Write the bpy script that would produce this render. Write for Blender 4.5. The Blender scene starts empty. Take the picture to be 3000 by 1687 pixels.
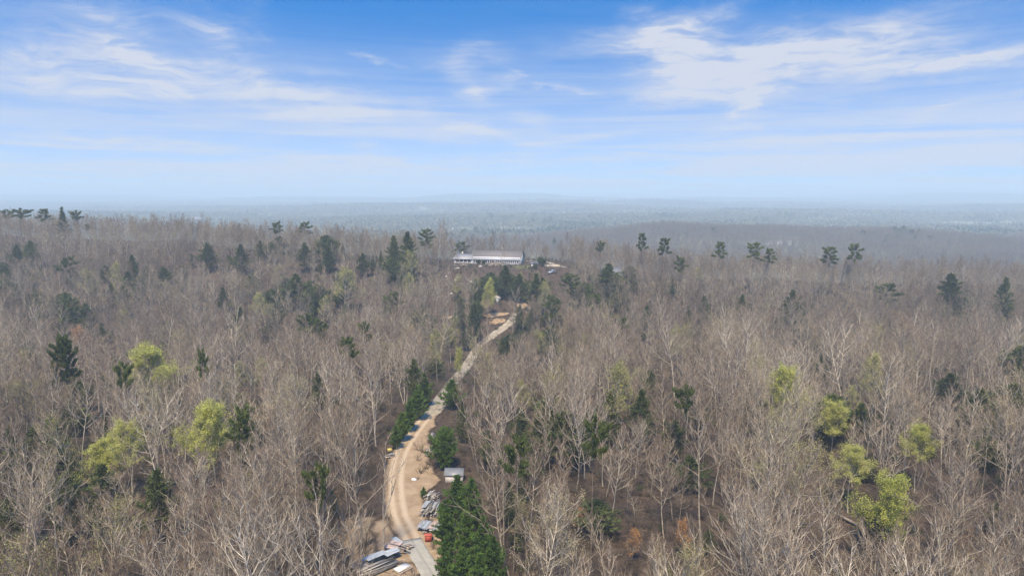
import bpy, math, random
import numpy as np
from mathutils import Vector, Matrix

random.seed(7)
RNG = np.random.default_rng(7)
sc = bpy.context.scene
COL = sc.collection
rad = math.radians

# ------------------------------------------------------------------ camera
PITCH = rad(7.35)
CAMZ = 60.0
FPX = 2000.0                      # focal length in pixels of the 3000 px wide photograph
cam = bpy.data.cameras.new('camera')
cam.sensor_width = 36.0
cam.lens = 36.0 * FPX / 3000.0
cam.clip_start = 1.0
cam.clip_end = 40000.0
cam_o = bpy.data.objects.new('camera', cam)
COL.objects.link(cam_o)
cam_o.location = (0, 0, CAMZ)
cam_o.rotation_euler = (math.pi / 2 - PITCH, 0, 0)
sc.camera = cam_o

# ------------------------------------------------------------------ sun, exposure
SUN_EL, SUN_AZ = rad(58), rad(190)            # high, behind the camera (azimuth from +Y towards +X)
sun = bpy.data.lights.new('sun', 'SUN')
sun.energy = 5.0
sun.angle = rad(8)
sun.color = (1.0, 0.865, 0.63)
sun_o = bpy.data.objects.new('sun', sun)
COL.objects.link(sun_o)
sd = Vector((math.sin(SUN_AZ) * math.cos(SUN_EL), math.cos(SUN_AZ) * math.cos(SUN_EL), math.sin(SUN_EL)))
sun_o.rotation_euler = sd.to_track_quat('Z', 'Y').to_euler()
sun_o.location = (0, 0, 300)
vs = sc.view_settings
vs.view_transform = 'Standard'
vs.look = 'None'
vs.gamma = 1.0
vs.exposure = 0.5
vs.use_curve_mapping = False
cy = sc.cycles
cy.max_bounces = 4
cy.diffuse_bounces = 1
cy.glossy_bounces = 2
cy.transmission_bounces = 2
cy.transparent_max_bounces = 6
cy.volume_bounces = 1
cy.use_adaptive_sampling = True
cy.adaptive_threshold = 0.015
cy.use_denoising = True
try:
    cy.denoiser = 'OPENIMAGEDENOISE'
    cy.denoising_input_passes = 'RGB_ALBEDO_NORMAL'
except Exception:
    pass
cy.sample_clamp_indirect = 6.0


# ------------------------------------------------------------------ node helpers
class NT:
    """Thin wrapper that adds nodes to a tree."""
    def __init__(s, tree):
        s.t = tree
        s.n = tree.nodes
        s.l = tree.links

    def add(s, kind, **kw):
        nd = s.n.new(kind)
        for k, v in kw.items():
            setattr(nd, k, v)
        return nd

    def put(s, sock, val):
        if hasattr(val, 'is_output'):
            s.l.new(val, sock)
        else:
            sock.default_value = val

    def math(s, op, a, b=None, c=None, clamp=False):
        nd = s.add('ShaderNodeMath', operation=op, use_clamp=clamp)
        s.put(nd.inputs[0], a)
        if b is not None:
            s.put(nd.inputs[1], b)
        if c is not None:
            s.put(nd.inputs[2], c)
        return nd.outputs[0]

    def vmath(s, op, a, b=None, out=0):
        nd = s.add('ShaderNodeVectorMath', operation=op)
        s.put(nd.inputs[0], a)
        if b is not None:
            s.put(nd.inputs[1], b)
        return nd.outputs[out]

    def mix(s, f, a, b, blend='MIX'):
        nd = s.add('ShaderNodeMix', data_type='RGBA', blend_type=blend)
        s.put(nd.inputs[0], f)
        s.put(nd.inputs[6], a)
        s.put(nd.inputs[7], b)
        return nd.outputs[2]

    def noise(s, vec, scale, detail=3.0, rough=0.55, dist=0.0):
        nd = s.add('ShaderNodeTexNoise')
        if vec is not None:
            s.put(nd.inputs['Vector'], vec)
        nd.inputs['Scale'].default_value = scale
        nd.inputs['Detail'].default_value = detail
        nd.inputs['Roughness'].default_value = rough
        nd.inputs['Distortion'].default_value = dist
        return nd.outputs[0]

    def smooth(s, v, a, b, lo=0.0, hi=1.0):
        nd = s.add('ShaderNodeMapRange', interpolation_type='SMOOTHSTEP')
        s.put(nd.inputs[0], v)
        s.put(nd.inputs[1], a)
        s.put(nd.inputs[2], b)
        s.put(nd.inputs[3], lo)
        s.put(nd.inputs[4], hi)
        return nd.outputs[0]


def c4(c):
    return (c[0], c[1], c[2], 1.0)


# ------------------------------------------------------------------ world: Nishita sky with cirrus
def pix_dir(u, v):
    """Direction in the world through a point of the photograph (3000 x 1687)."""
    a, b = (u - 1500.0) / FPX, -(v - 843.5) / FPX
    cp, sp = math.cos(PITCH), math.sin(PITCH)
    return Vector((a, cp + b * sp, -sp + b * cp)).normalized()


SKY_STRENGTH = 0.11
world = bpy.data.worlds.new('World')
sc.world = world
world.use_nodes = True
w = NT(world.node_tree)
w.n.clear()
tc = w.add('ShaderNodeTexCoord').outputs['Generated']
sep = w.add('ShaderNodeSeparateXYZ')
w.put(sep.inputs[0], tc)
zc = w.math('MAXIMUM', sep.outputs[2], 0.0)
lift = w.math('MULTIPLY_ADD', zc, 3.2, 0.04)
comb = w.add('ShaderNodeCombineXYZ')
w.put(comb.inputs[0], sep.outputs[0])
w.put(comb.inputs[1], sep.outputs[1])
w.put(comb.inputs[2], lift)
skyv = w.vmath('NORMALIZE', comb.outputs[0])
sky = w.add('ShaderNodeTexSky', sky_type='NISHITA', sun_disc=False)
sky.sun_elevation = SUN_EL
sky.sun_rotation = SUN_AZ
sky.altitude = 200.0
sky.air_density = 1.0
sky.dust_density = 0.6
sky.ozone_density = 2.5
w.put(sky.inputs[0], skyv)
hsv = w.add('ShaderNodeHueSaturation')
hsv.inputs['Saturation'].default_value = 1.95
hsv.inputs['Value'].default_value = 1.78
w.put(hsv.inputs['Color'], sky.outputs[0])
# cirrus layer, a flat sheet of noise high overhead seen in perspective
den = w.math('ADD', zc, 0.09)
pl = w.add('ShaderNodeCombineXYZ')
w.put(pl.inputs[0], w.math('DIVIDE', sep.outputs[0], den))
w.put(pl.inputs[1], w.math('DIVIDE', sep.outputs[1], den))
mp = w.add('ShaderNodeMapping')
mp.inputs['Scale'].default_value = (0.55, 1.0, 1.0)
mp.inputs['Rotation'].default_value = (0, 0, rad(14))
w.put(mp.inputs[0], pl.outputs[0])
n_big = w.noise(mp.outputs[0], 0.55, 3, 0.5, 0.6)
n_mid = w.noise(mp.outputs[0], 1.6, 7, 0.62, 1.6)
wn0 = w.add('ShaderNodeTexNoise')
w.put(wn0.inputs['Vector'], tc)
wn0.inputs['Scale'].default_value = 9.0
wn0.inputs['Detail'].default_value = 3.0
mpf = w.add('ShaderNodeMapping')
mpf.inputs['Scale'].default_value = (5.0, 10.0, 44.0)
mpf.inputs['Rotation'].default_value = (0, rad(-9), 0)
w.put(mpf.inputs[0], w.vmath('ADD', tc, w.vmath('MULTIPLY', w.vmath('SUBTRACT', wn0.outputs[1], (.5, .5, .5)), (.1, .1, .05))))
n_fine = w.noise(mpf.outputs[0], 1.8, 12, 0.62, 0.5)
thin = w.math('MULTIPLY', w.smooth(n_big, 0.40, 0.72), w.smooth(n_mid, 0.36, 0.80))
# thicker wisps where the sky has them: (u, v, half width, half height, tilt in degrees, strength)
WISPS = [
    (150, 30, 260, 55, 6, .35), (345, 40, 85, 45, 10, .7), (600, 50, 130, 60, 28, .35), (690, 95, 65, 35, 15, .7),
    (310, 148, 140, 22, 13, .8), (120, 195, 230, 55, 4, .7), (430, 215, 230, 45, 6, .7), (680, 205, 110, 25, 10, .6),
    (850, 265, 260, 55, 6, .65), (1010, 325, 110, 40, -5, .6), (1120, 176, 42, 10, 14, .6),
    (1420, 178, 90, 28, -10, .6), (1335, 225, 75, 45, 30, .35), (1430, 290, 95, 32, 22, .8), (1530, 260, 55, 22, -15, .5),
    (1642, 277, 40, 9, 0, .8), (1575, 222, 45, 10, 10, .5),
    (1800, 90, 90, 25, -5, .45), (1840, 130, 130, 38, -6, .45), (2050, 75, 110, 45, -15, .65), (1960, 125, 80, 60, 40, .9), (2030, 120, 100, 50, -30, .8),
    (2080, 200, 190, 75, -4, .75), (2230, 175, 260, 45, -10, 1.0), (2180, 255, 80, 50, 0, .9), (2140, 305, 40, 24, -30, .85),
    (1990, 265, 100, 30, 8, .6), (2470, 115, 130, 45, -10, .75), (2420, 170, 230, 45, -8, .6), (2650, 170, 150, 50, -10, .65),
    (2700, 45, 180, 60, -25, .3), (2780, 190, 240, 40, 0, .55), (2920, 170, 150, 32, -9, .9), (2850, 310, 230, 10, -10, .3),
    (300, 408, 300, 16, -2, .45), (900, 345, 120, 12, 8, .35), (1370, 385, 120, 16, 8, .6), (600, 480, 420, 20, 0, .35), (1050, 470, 300, 22, 1, .4),
    (2250, 400, 260, 26, 1, .45), (1500, 470, 250, 14, 2, .35), (2250, 480, 300, 24, -2, .35), (700, 545, 420, 18, 0, .3),
]
wm = w.add('ShaderNodeMapping')
wm.inputs['Scale'].default_value = (3.0, 3.0, 9.0)
w.put(wm.inputs[0], tc)
wn = w.add('ShaderNodeTexNoise')
w.put(wn.inputs['Vector'], wm.outputs[0])
wn.inputs['Scale'].default_value = 2.2
wn.inputs['Detail'].default_value = 7.0
wn.inputs['Roughness'].default_value = 0.6
warp = w.vmath('MULTIPLY', w.vmath('SUBTRACT', wn.outputs[1], (0.5, 0.5, 0.5)), (0.24, 0.24, 0.085))
tcw = w.vmath('ADD', tc, warp)          # winds pull the cloud edges into filaments
acc = None
for (u, v, hw, hh, tilt, st) in WISPS:
    c = pix_dir(u, v)
    right = Vector((0, 0, 1)).cross(c).normalized() * -1
    up = right.cross(c).normalized()
    if up.z < 0:
        up = -up
    t = rad(-tilt)
    ax = (right * math.cos(t) + up * math.sin(t)) / (hw / FPX)
    ay = (-right * math.sin(t) + up * math.cos(t)) / (hh / FPX)
    d = w.vmath('SUBTRACT', tcw, tuple(c))
    a = w.vmath('DOT_PRODUCT', d, tuple(ax), out=1)
    b = w.vmath('DOT_PRODUCT', d, tuple(ay), out=1)
    q = w.math('MULTIPLY_ADD', b, b, w.math('MULTIPLY', a, a))
    g = w.math('MULTIPLY', w.math('POWER', 2.718, w.math('MULTIPLY', q, -1.0)), st)
    acc = g if acc is None else w.math('ADD', acc, g)
wisp = w.math('MULTIPLY', acc, w.smooth(n_fine, 0.30, 0.70, 0.35, 1.15))
low = w.math('MULTIPLY', w.smooth(zc, 0.27, 0.0), 0.98)      # the veil of thin cloud is longer to look through low down
streak_map = w.add('ShaderNodeMapping')
streak_map.inputs['Scale'].default_value = (1.7, 1.7, 38.0)
w.put(streak_map.inputs[0], tc)
n_str = w.noise(streak_map.outputs[0], 1.6, 6, 0.55, 0.8)
veil = w.math('MULTIPLY', low, w.smooth(n_str, 0.34, 0.66, 0.68, 1.12))
cover = w.math('ADD', w.math('MULTIPLY', wisp, 0.62), w.math('MULTIPLY', thin, 0.16))
cover = w.math('ADD', cover, veil, clamp=True)
cover = w.math('MINIMUM', cover, 0.93)
cloud_c = w.mix(cover, hsv.outputs[0], (4.65, 4.8, 5.3, 1.0))
bg = w.add('ShaderNodeBackground')
w.put(bg.inputs[0], cloud_c)
bg.inputs[1].default_value = SKY_STRENGTH
wo = w.add('ShaderNodeOutputWorld')
w.l.new(bg.outputs[0], wo.inputs[0])
world.cycles.sampling_method = 'MANUAL'
world.cycles.sample_map_resolution = 512

# ------------------------------------------------------------------ materials
MATS = {}


def material(name):
    m = bpy.data.materials.new(name)
    m.use_nodes = True
    t = NT(m.node_tree)
    t.n.clear()
    out = t.add('ShaderNodeOutputMaterial')
    b = t.add('ShaderNodeBsdfPrincipled')
    t.l.new(b.outputs[0], out.inputs[0])
    b.inputs['Specular IOR Level'].default_value = 0.2
    MATS[name] = m
    return m, t, b, out


def plain(name, c, rough=0.7, var=0.15, scale=3.0, metal=0.0, spec=0.3, bump=0.0):
    """One colour with grain and a little wear."""
    m, t, b, out = material(name)
    co = t.add('ShaderNodeTexCoord').outputs['Object']
    n = t.noise(co, scale, 5, 0.6)
    lo = tuple(x * (1 - var) for x in c)
    hi = tuple(min(1, x * (1 + var)) for x in c)
    t.put(b.inputs['Base Color'], t.mix(t.smooth(n, 0.3, 0.7), c4(lo), c4(hi)))
    b.inputs['Roughness'].default_value = rough
    b.inputs['Metallic'].default_value = metal
    b.inputs['Specular IOR Level'].default_value = spec
    if bump:
        bm = t.add('ShaderNodeBump')
        bm.inputs['Strength'].default_value = bump
        t.put(bm.inputs['Height'], n)
        t.l.new(bm.outputs[0], b.inputs['Normal'])
    return m


def per_tree(name, ca, cb, cc, rough=0.85, scale=0.8, trans=0.0):
    """Bark or foliage whose tone differs from tree to tree (ca..cb..cc) with grain inside one tree."""
    m, t, b, out = material(name)
    inf = t.add('ShaderNodeObjectInfo')
    stand = t.smooth(t.noise(inf.outputs['Location'], 0.022, 3, 0.6), 0.36, 0.64)      # stands of like trees grow together
    oi = t.math('MULTIPLY_ADD', stand, 0.5, t.math('MULTIPLY', inf.outputs['Random'], 0.5), clamp=True)
    rp = t.add('ShaderNodeValToRGB')
    e = rp.color_ramp.elements
    e[0].position, e[0].color = 0.0, c4(ca)
    e[1].position, e[1].color = 1.0, c4(cc)
    k = rp.color_ramp.elements.new(0.5)
    k.color = c4(cb)
    t.put(rp.inputs[0], oi)
    co = t.add('ShaderNodeTexCoord').outputs['Object']
    n = t.noise(co, scale, 4, 0.65)
    col = t.mix(1.0, rp.outputs[0], t.mix(t.smooth(n, 0.3, 0.7), (0.58, 0.58, 0.60, 1), (1.32, 1.28, 1.18, 1)), 'MULTIPLY')
    t.put(b.inputs['Base Color'], col)
    b.inputs['Roughness'].default_value = rough
    b.inputs['Specular IOR Level'].default_value = 0.15
    if trans:
        tr = t.add('ShaderNodeBsdfTranslucent')
        t.put(tr.inputs[0], col)
        ms = t.add('ShaderNodeMixShader')
        ms.inputs[0].default_value = trans
        t.l.new(b.outputs[0], ms.inputs[1])
        t.l.new(tr.outputs[0], ms.inputs[2])
        t.l.new(ms.outputs[0], out.inputs[0])
    return m


per_tree('bark', (0.205, 0.168, 0.135), (0.395, 0.34, 0.272), (0.60, 0.535, 0.445))
per_tree('twig', (0.125, 0.088, 0.068), (0.182, 0.135, 0.103), (0.235, 0.19, 0.142))
per_tree('mid_bark', (0.12, 0.103, 0.086), (0.235, 0.205, 0.168), (0.42, 0.375, 0.31))
per_tree('dark_bark', (0.085, 0.07, 0.06), (0.11, 0.09, 0.075), (0.14, 0.12, 0.10))
per_tree('pine_bark', (0.16, 0.13, 0.11), (0.20, 0.165, 0.14), (0.25, 0.21, 0.18))
per_tree('pine_needles', (0.088, 0.115, 0.036), (0.112, 0.142, 0.042), (0.145, 0.175, 0.05), trans=0.25)
per_tree('fir_needles', (0.078, 0.102, 0.038), (0.098, 0.124, 0.044), (0.128, 0.152, 0.05), trans=0.25)
per_tree('young_pine_needles', (0.085, 0.15, 0.034), (0.105, 0.18, 0.038), (0.145, 0.22, 0.048), trans=0.3)
per_tree('olive_needles', (0.10, 0.125, 0.05), (0.12, 0.145, 0.055), (0.15, 0.165, 0.065), trans=0.25)
per_tree('spring_leaf', (0.46, 0.495, 0.12), (0.52, 0.54, 0.14), (0.56, 0.56, 0.185), trans=0.38)
per_tree('pale_leaf', (0.36, 0.37, 0.13), (0.40, 0.39, 0.15), (0.42, 0.42, 0.16), trans=0.3)
per_tree('bud', (0.33, 0.25, 0.17), (0.38, 0.31, 0.20), (0.36, 0.34, 0.18), trans=0.2)
per_tree('rust_leaf', (0.42, 0.22, 0.10), (0.46, 0.25, 0.11), (0.48, 0.30, 0.14), trans=0.25)
per_tree('brush_twig', (0.062, 0.048, 0.038), (0.10, 0.08, 0.062), (0.16, 0.135, 0.10))
per_tree('shrub_leaf', (0.06, 0.085, 0.03), (0.075, 0.105, 0.035), (0.095, 0.12, 0.04), trans=0.2)
per_tree('far_twig', (0.155, 0.145, 0.10), (0.185, 0.175, 0.12), (0.18, 0.20, 0.105))
per_tree('ridge_bark', (0.15, 0.13, 0.115), (0.19, 0.165, 0.145), (0.24, 0.21, 0.18))
per_tree('ridge_twig', (0.12, 0.10, 0.09), (0.15, 0.125, 0.11), (0.18, 0.155, 0.135))
per_tree('far_pine', (0.03, 0.05, 0.022), (0.036, 0.058, 0.025), (0.045, 0.068, 0.028))


def ground_mat(name, kind):
    """Leaf litter, with bare earth where the mesh attribute says so (earth), grass (green) and wheel tracks (across)."""
    m, t, b, out = material(name)
    co = t.add('ShaderNodeNewGeometry').outputs['Position']
    nb = t.noise(co, 0.035, 4, 0.6)
    nm = t.noise(co, 0.45, 5, 0.65)
    nf = t.noise(co, 3.5, 4, 0.7)
    lit = t.mix(t.smooth(nb, 0.35, 0.65), (0.040, 0.026, 0.020, 1), (0.066, 0.045, 0.034, 1))
    lit = t.mix(t.smooth(nm, 0.35, 0.68), lit, (0.092, 0.066, 0.050, 1))
    lit = t.mix(t.smooth(nf, 0.48, 0.75, 0, 0.5), lit, (0.18, 0.138, 0.10, 1))
    earth = t.add('ShaderNodeAttribute', attribute_name='earth').outputs['Fac']
    if kind == 'ground':
        green = t.add('ShaderNodeAttribute', attribute_name='green').outputs['Fac']
        gm = t.smooth(t.math('MULTIPLY_ADD', nm, 0.8, green), 0.75, 1.05)
        lit = t.mix(gm, lit, t.mix(nf, (0.07, 0.095, 0.03, 1), (0.19, 0.20, 0.075, 1)))
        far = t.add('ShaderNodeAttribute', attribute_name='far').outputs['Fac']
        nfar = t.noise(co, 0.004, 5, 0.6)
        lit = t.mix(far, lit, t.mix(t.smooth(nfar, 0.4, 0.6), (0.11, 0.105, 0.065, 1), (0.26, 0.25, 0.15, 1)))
        ec = t.mix(t.smooth(nm, 0.3, 0.7), (0.22, 0.155, 0.095, 1), (0.34, 0.25, 0.16, 1))
    elif kind == 'clay':
        ec = t.mix(t.smooth(nm, 0.3, 0.7), (0.27, 0.175, 0.10, 1), (0.42, 0.30, 0.185, 1))
    elif kind == 'dirt':
        ec = t.mix(t.smooth(nm, 0.3, 0.7), (0.28, 0.195, 0.12, 1), (0.39, 0.285, 0.185, 1))
    elif kind == 'gravel':
        ec = t.mix(t.smooth(nm, 0.3, 0.7), (0.28, 0.235, 0.175, 1), (0.40, 0.345, 0.27, 1))
    elif kind == 'grass':
        ec = t.mix(t.smooth(nm, 0.3, 0.7), (0.12, 0.14, 0.05, 1), (0.22, 0.22, 0.09, 1))
    else:
        ec = t.mix(t.smooth(nm, 0.3, 0.7), (0.33, 0.31, 0.27, 1), (0.41, 0.39, 0.345, 1))
    if kind in ('dirt', 'gravel', 'concrete'):
        ac = t.add('ShaderNodeAttribute', attribute_name='across').outputs['Fac']
        wob = t.math('MULTIPLY_ADD', t.math('SUBTRACT', nm, 0.5), 0.5, ac)
        dd = t.math('ABSOLUTE', t.math('SUBTRACT', t.math('ABSOLUTE', wob), 0.85))
        if kind == 'dirt':
            tr = t.smooth(dd, 0.80, 0.10)
            ec = t.mix(t.math('MULTIPLY', tr, t.smooth(nf, 0.25, 0.6, 0.55, 1.0)), ec, (0.50, 0.39, 0.27, 1))
        elif kind == 'gravel':
            mid = t.smooth(t.math('ABSOLUTE', wob), 0.35, 0.05)
            ec = t.mix(t.math('MULTIPLY', mid, 0.45), ec, (0.20, 0.18, 0.12, 1))
        else:
            mid = t.smooth(t.math('ABSOLUTE', wob), 0.26, 0.06)
            ec = t.mix(t.math('MULTIPLY', mid, 0.55), ec, (0.25, 0.235, 0.205, 1))
    ec = t.mix(t.smooth(nf, 0.52, 0.75, 0, 0.5), ec, t.mix(0.5, ec, lit))
    e = t.math('MULTIPLY', earth, t.math('MULTIPLY_ADD', t.math('ADD', t.math('MULTIPLY', nm, 0.7), t.math('MULTIPLY', nf, 0.3)), 1.5, 0.25))
    col = t.mix(t.smooth(e, 0.30, 0.62), lit, ec)
    t.put(b.inputs['Base Color'], col)
    b.inputs['Roughness'].default_value = 0.95
    b.inputs['Specular IOR Level'].default_value = 0.1
    bm = t.add('ShaderNodeBump')
    bm.inputs['Strength'].default_value = 0.8
    bm.inputs['Distance'].default_value = 0.3
    t.put(bm.inputs['Height'], t.math('ADD', nm, t.math('MULTIPLY', nf, 0.5)))
    t.l.new(bm.outputs[0], b.inputs['Normal'])
    if kind not in ('ground', 'concrete'):          # the edge of a patch or track breaks up into what lies below it
        tp_ = t.add('ShaderNodeBsdfTransparent')
        ms = t.add('ShaderNodeMixShader')
        t.put(ms.inputs[0], t.smooth(e, 0.16, 0.50))
        t.l.new(tp_.outputs[0], ms.inputs[1])
        t.l.new(b.outputs[0], ms.inputs[2])
        t.l.new(ms.outputs[0], out.inputs[0])
    return m


for k in ('ground', 'dirt', 'gravel', 'concrete', 'clay', 'grass'):
    ground_mat('earth_' + k, k)

plain('white_siding', (0.78, 0.77, 0.75), 0.6, 0.06, 1.5)
plain('raw_white', (0.62, 0.57, 0.52), 0.75, 0.15, 1.5)
plain('grey_siding', (0.50, 0.49, 0.46), 0.7, 0.25, 1.2)
plain('shingle', (0.185, 0.165, 0.155), 0.85, 0.14, 1.4)
plain('porch_metal', (0.30, 0.29, 0.29), 0.5, 0.10, 0.8, 0.0, 0.5)
plain('metal_roof', (0.22, 0.225, 0.235), 0.45, 0.12, 0.6, 0.0, 0.5)
plain('glass', (0.045, 0.045, 0.05), 0.12, 0.3, 0.6, 0.0, 0.6)
plain('brown_frame', (0.16, 0.085, 0.055), 0.7, 0.2, 2.0)
plain('paint_white', (0.76, 0.75, 0.72), 0.55, 0.08, 2.0)
plain('raw_board', (0.44, 0.35, 0.28), 0.85, 0.22, 2.5)
plain('grey_board', (0.28, 0.26, 0.24), 0.9, 0.3, 2.2)
plain('dark_board', (0.15, 0.135, 0.125), 0.9, 0.35, 2.2)
plain('pale_board', (0.43, 0.395, 0.35), 0.85, 0.15, 2.5)
plain('blue_tin', (0.36, 0.39, 0.42), 0.5, 0.12, 1.8, 0.0, 0.5)
plain('grey_tin', (0.32, 0.325, 0.325), 0.5, 0.28, 2.0, 0.0, 0.5)
plain('rust_tin', (0.44, 0.33, 0.29), 0.65, 0.28, 2.0, 0.0, 0.4)
plain('red_paint', (0.30, 0.055, 0.035), 0.6, 0.25, 2.5)
plain('red_paint_pale', (0.42, 0.10, 0.065), 0.65, 0.2, 2.5)
plain('yellow_plastic', (0.70, 0.55, 0.16), 0.5, 0.15, 2.5)
plain('silver_paint', (0.42, 0.45, 0.50), 0.28, 0.05, 1.0, 0.5, 0.6)
plain('navy_paint', (0.018, 0.028, 0.065), 0.25, 0.1, 1.0, 0.0, 0.6)
plain('tyre', (0.02, 0.02, 0.02), 0.8, 0.2, 3.0)
plain('rim', (0.45, 0.45, 0.46), 0.35, 0.1, 3.0, 0.6)
plain('lamp_glass', (0.75, 0.75, 0.72), 0.2, 0.05, 1.0)
plain('tail_lamp', (0.4, 0.02, 0.015), 0.3, 0.1, 1.0)
plain('stone', (0.44, 0.40, 0.35), 0.9, 0.25, 1.2, bump=0.4)
plain('tan_masonry', (0.50, 0.43, 0.33), 0.9, 0.15, 1.0, bump=0.2)
plain('log', (0.22, 0.18, 0.15), 0.9, 0.3, 1.5)
plain('black_fabric', (0.03, 0.03, 0.035), 0.8, 0.2, 1.0)
plain('far_roof', (0.30, 0.27, 0.25), 0.8, 0.15, 0.1)
plain('far_white', (0.80, 0.78, 0.74), 0.7, 0.05, 0.1)
plain('far_window', (0.06, 0.065, 0.07), 0.3, 0.1, 0.1)

# ------------------------------------------------------------------ terrain
def sstep(a, b, t):
    q = np.clip((np.asarray(t, float) - a) / (b - a), 0, 1)
    return q * q * (3 - 2 * q)


def gauss(x, c, s):
    return np.exp(-((x - c) / s) ** 2)


def terrain_raw(x, y):
    x = np.asarray(x, float)
    y = np.asarray(y, float)
    ridge = np.interp(x, [-900, -500, -340, -200, -100, -40, 15, 55, 110, 200, 330, 600, 1200],
                      [42, 39, 36, 31, 28, 24.6, 24.0, 19.5, 13, 10, 8, 6, 2])
    base = 10 - 9.5 * sstep(150, 245, y) + 4.0 * sstep(-60, -250, x) - 3.0 * sstep(60, 220, x)
    base = base + 7 * sstep(60, -40, y)
    top = 372 + 55 * sstep(-90, -260, x)
    s = sstep(0, 1, (y - 248) / (top - 248))
    z = base + (ridge - base) * s
    bump = (1.2 * np.sin(x * 0.041 + 1.3) * np.sin(y * 0.037 + 0.4) + 0.7 * np.sin(x * 0.093 + y * 0.061) + 0.45 * np.sin(y * 0.14 - x * 0.05 + 2))
    hollow = 1 - 0.85 * gauss(x, -18, 55) * sstep(420, 380, y)
    z = z + bump * hollow
    # the levelled yard the long house stands on
    yard = sstep(52, 34, np.abs(x + 8)) * sstep(352, 364, y) * sstep(412, 400, y)
    z = z * (1 - yard) + 24.2 * yard
    # beyond the ridge the land falls to a wide plain
    fall = sstep(398, 570, y - 60 * sstep(-90, -260, x))
    plainz = np.interp(y, [0, 560, 850, 1050, 1450, 1650, 2100, 3000, 4500, 6000, 8000, 14000], [-36, -34, -22, -14, -22, -24, -17, -8, 4, 16, 30, 40]) + 0 * x
    roll = sstep(1300, 2200, y)
    plainz = plainz + roll * (4 * np.sin(x * 0.0031 + 1) * np.sin(y * 0.0037) + 5 * np.sin(x * 0.0013 + y * 0.0041) + 3 * np.sin(x * 0.0052 - y * 0.0023 + 2))
    crest = np.interp(x, [-120, 12, 120, 270, 540, 690, 756, 815, 930], [0, -4, 8, 23, 14, 13, 5, -8, 0])
    plainz = plainz + crest * gauss(y, 1200, 190) * (1 + 0.05 * np.sin(x * 0.03))
    plainz = plainz + 16 * gauss(y, 2500, 260) * (.5 + .5 * np.sin(x * .0026 + .4)) + 30 * gauss(y, 3700, 380) * (.5 + .5 * np.sin(x * .0017 + 2)) + 40 * gauss(y, 5100, 480) * (.5 + .5 * np.sin(x * .0012 + .6)) * (.8 + .2 * np.sin(x * .007))
    far_h = 0.45 + 0.26 * np.sin(x * 0.0011 + 1.9) + 0.2 * np.sin(x * 0.0024 + 1.7) + 0.09 * np.sin(x * 0.0067)
    plainz = plainz + 92 * sstep(5900, 7400, y) * sstep(14500, 10500, y) * far_h
    z = z * (1 - fall) + plainz * fall
    return z


def axis(lo, hi, step, far, grow=1.13):
    a = list(np.arange(lo, hi + 0.01, step))
    s, p = step, a[-1]
    while p < far:
        s *= grow
        p += s
        a.append(p)
    return a


xs = axis(0, 420, 4.0, 12500)
GX = np.array([-v for v in xs[:0:-1]] + xs)
ys = axis(0, 520, 4.0, 14000, 1.035)
GY = np.array([-400, -250, -160, -100, -60, -30, -12] + ys)
GZ = terrain_raw(GX[None, :], GY[:, None])


def ground_z(x, y):
    """Height of the ground mesh itself (bilinear)."""
    x = np.clip(np.asarray(x, float), GX[0], GX[-1] - 1e-6)
    y = np.clip(np.asarray(y, float), GY[0], GY[-1] - 1e-6)
    i = np.clip(np.searchsorted(GX, x, 'right') - 1, 0, len(GX) - 2)
    j = np.clip(np.searchsorted(GY, y, 'right') - 1, 0, len(GY) - 2)
    fx = (x - GX[i]) / (GX[i + 1] - GX[i])
    fy = (y - GY[j]) / (GY[j + 1] - GY[j])
    return (GZ[j, i] * (1 - fx) * (1 - fy) + GZ[j, i + 1] * fx * (1 - fy) + GZ[j + 1, i] * (1 - fx) * fy + GZ[j + 1, i + 1] * fx * fy)


TS = np.concatenate([np.arange(40, 700, 0.5), np.geomspace(700, 14000, 3000)])


def at(u, v, h=0.0, tmin=40.0):
    """The point of the ground (or of a surface h above it) seen at a point of the photograph."""
    d = pix_dir(u, v)
    t = TS[TS >= tmin]
    px, py, pz = d.x * t, d.y * t, CAMZ + d.z * t
    below = pz <= ground_z(px, py) + h
    k = int(np.argmax(below)) if below.any() else len(t) - 1
    return float(px[k]), float(py[k]), float(ground_z(px[k], py[k])), float(t[k])


def to_pix(x, y, z):
    """Where a point of the world shows in the photograph."""
    cp, sp = math.cos(PITCH), math.sin(PITCH)
    dz = z - CAMZ
    f = y * cp - dz * sp
    upc = y * sp + dz * cp
    return 1500 + FPX * x / f, 843.5 - FPX * upc / f


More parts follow.
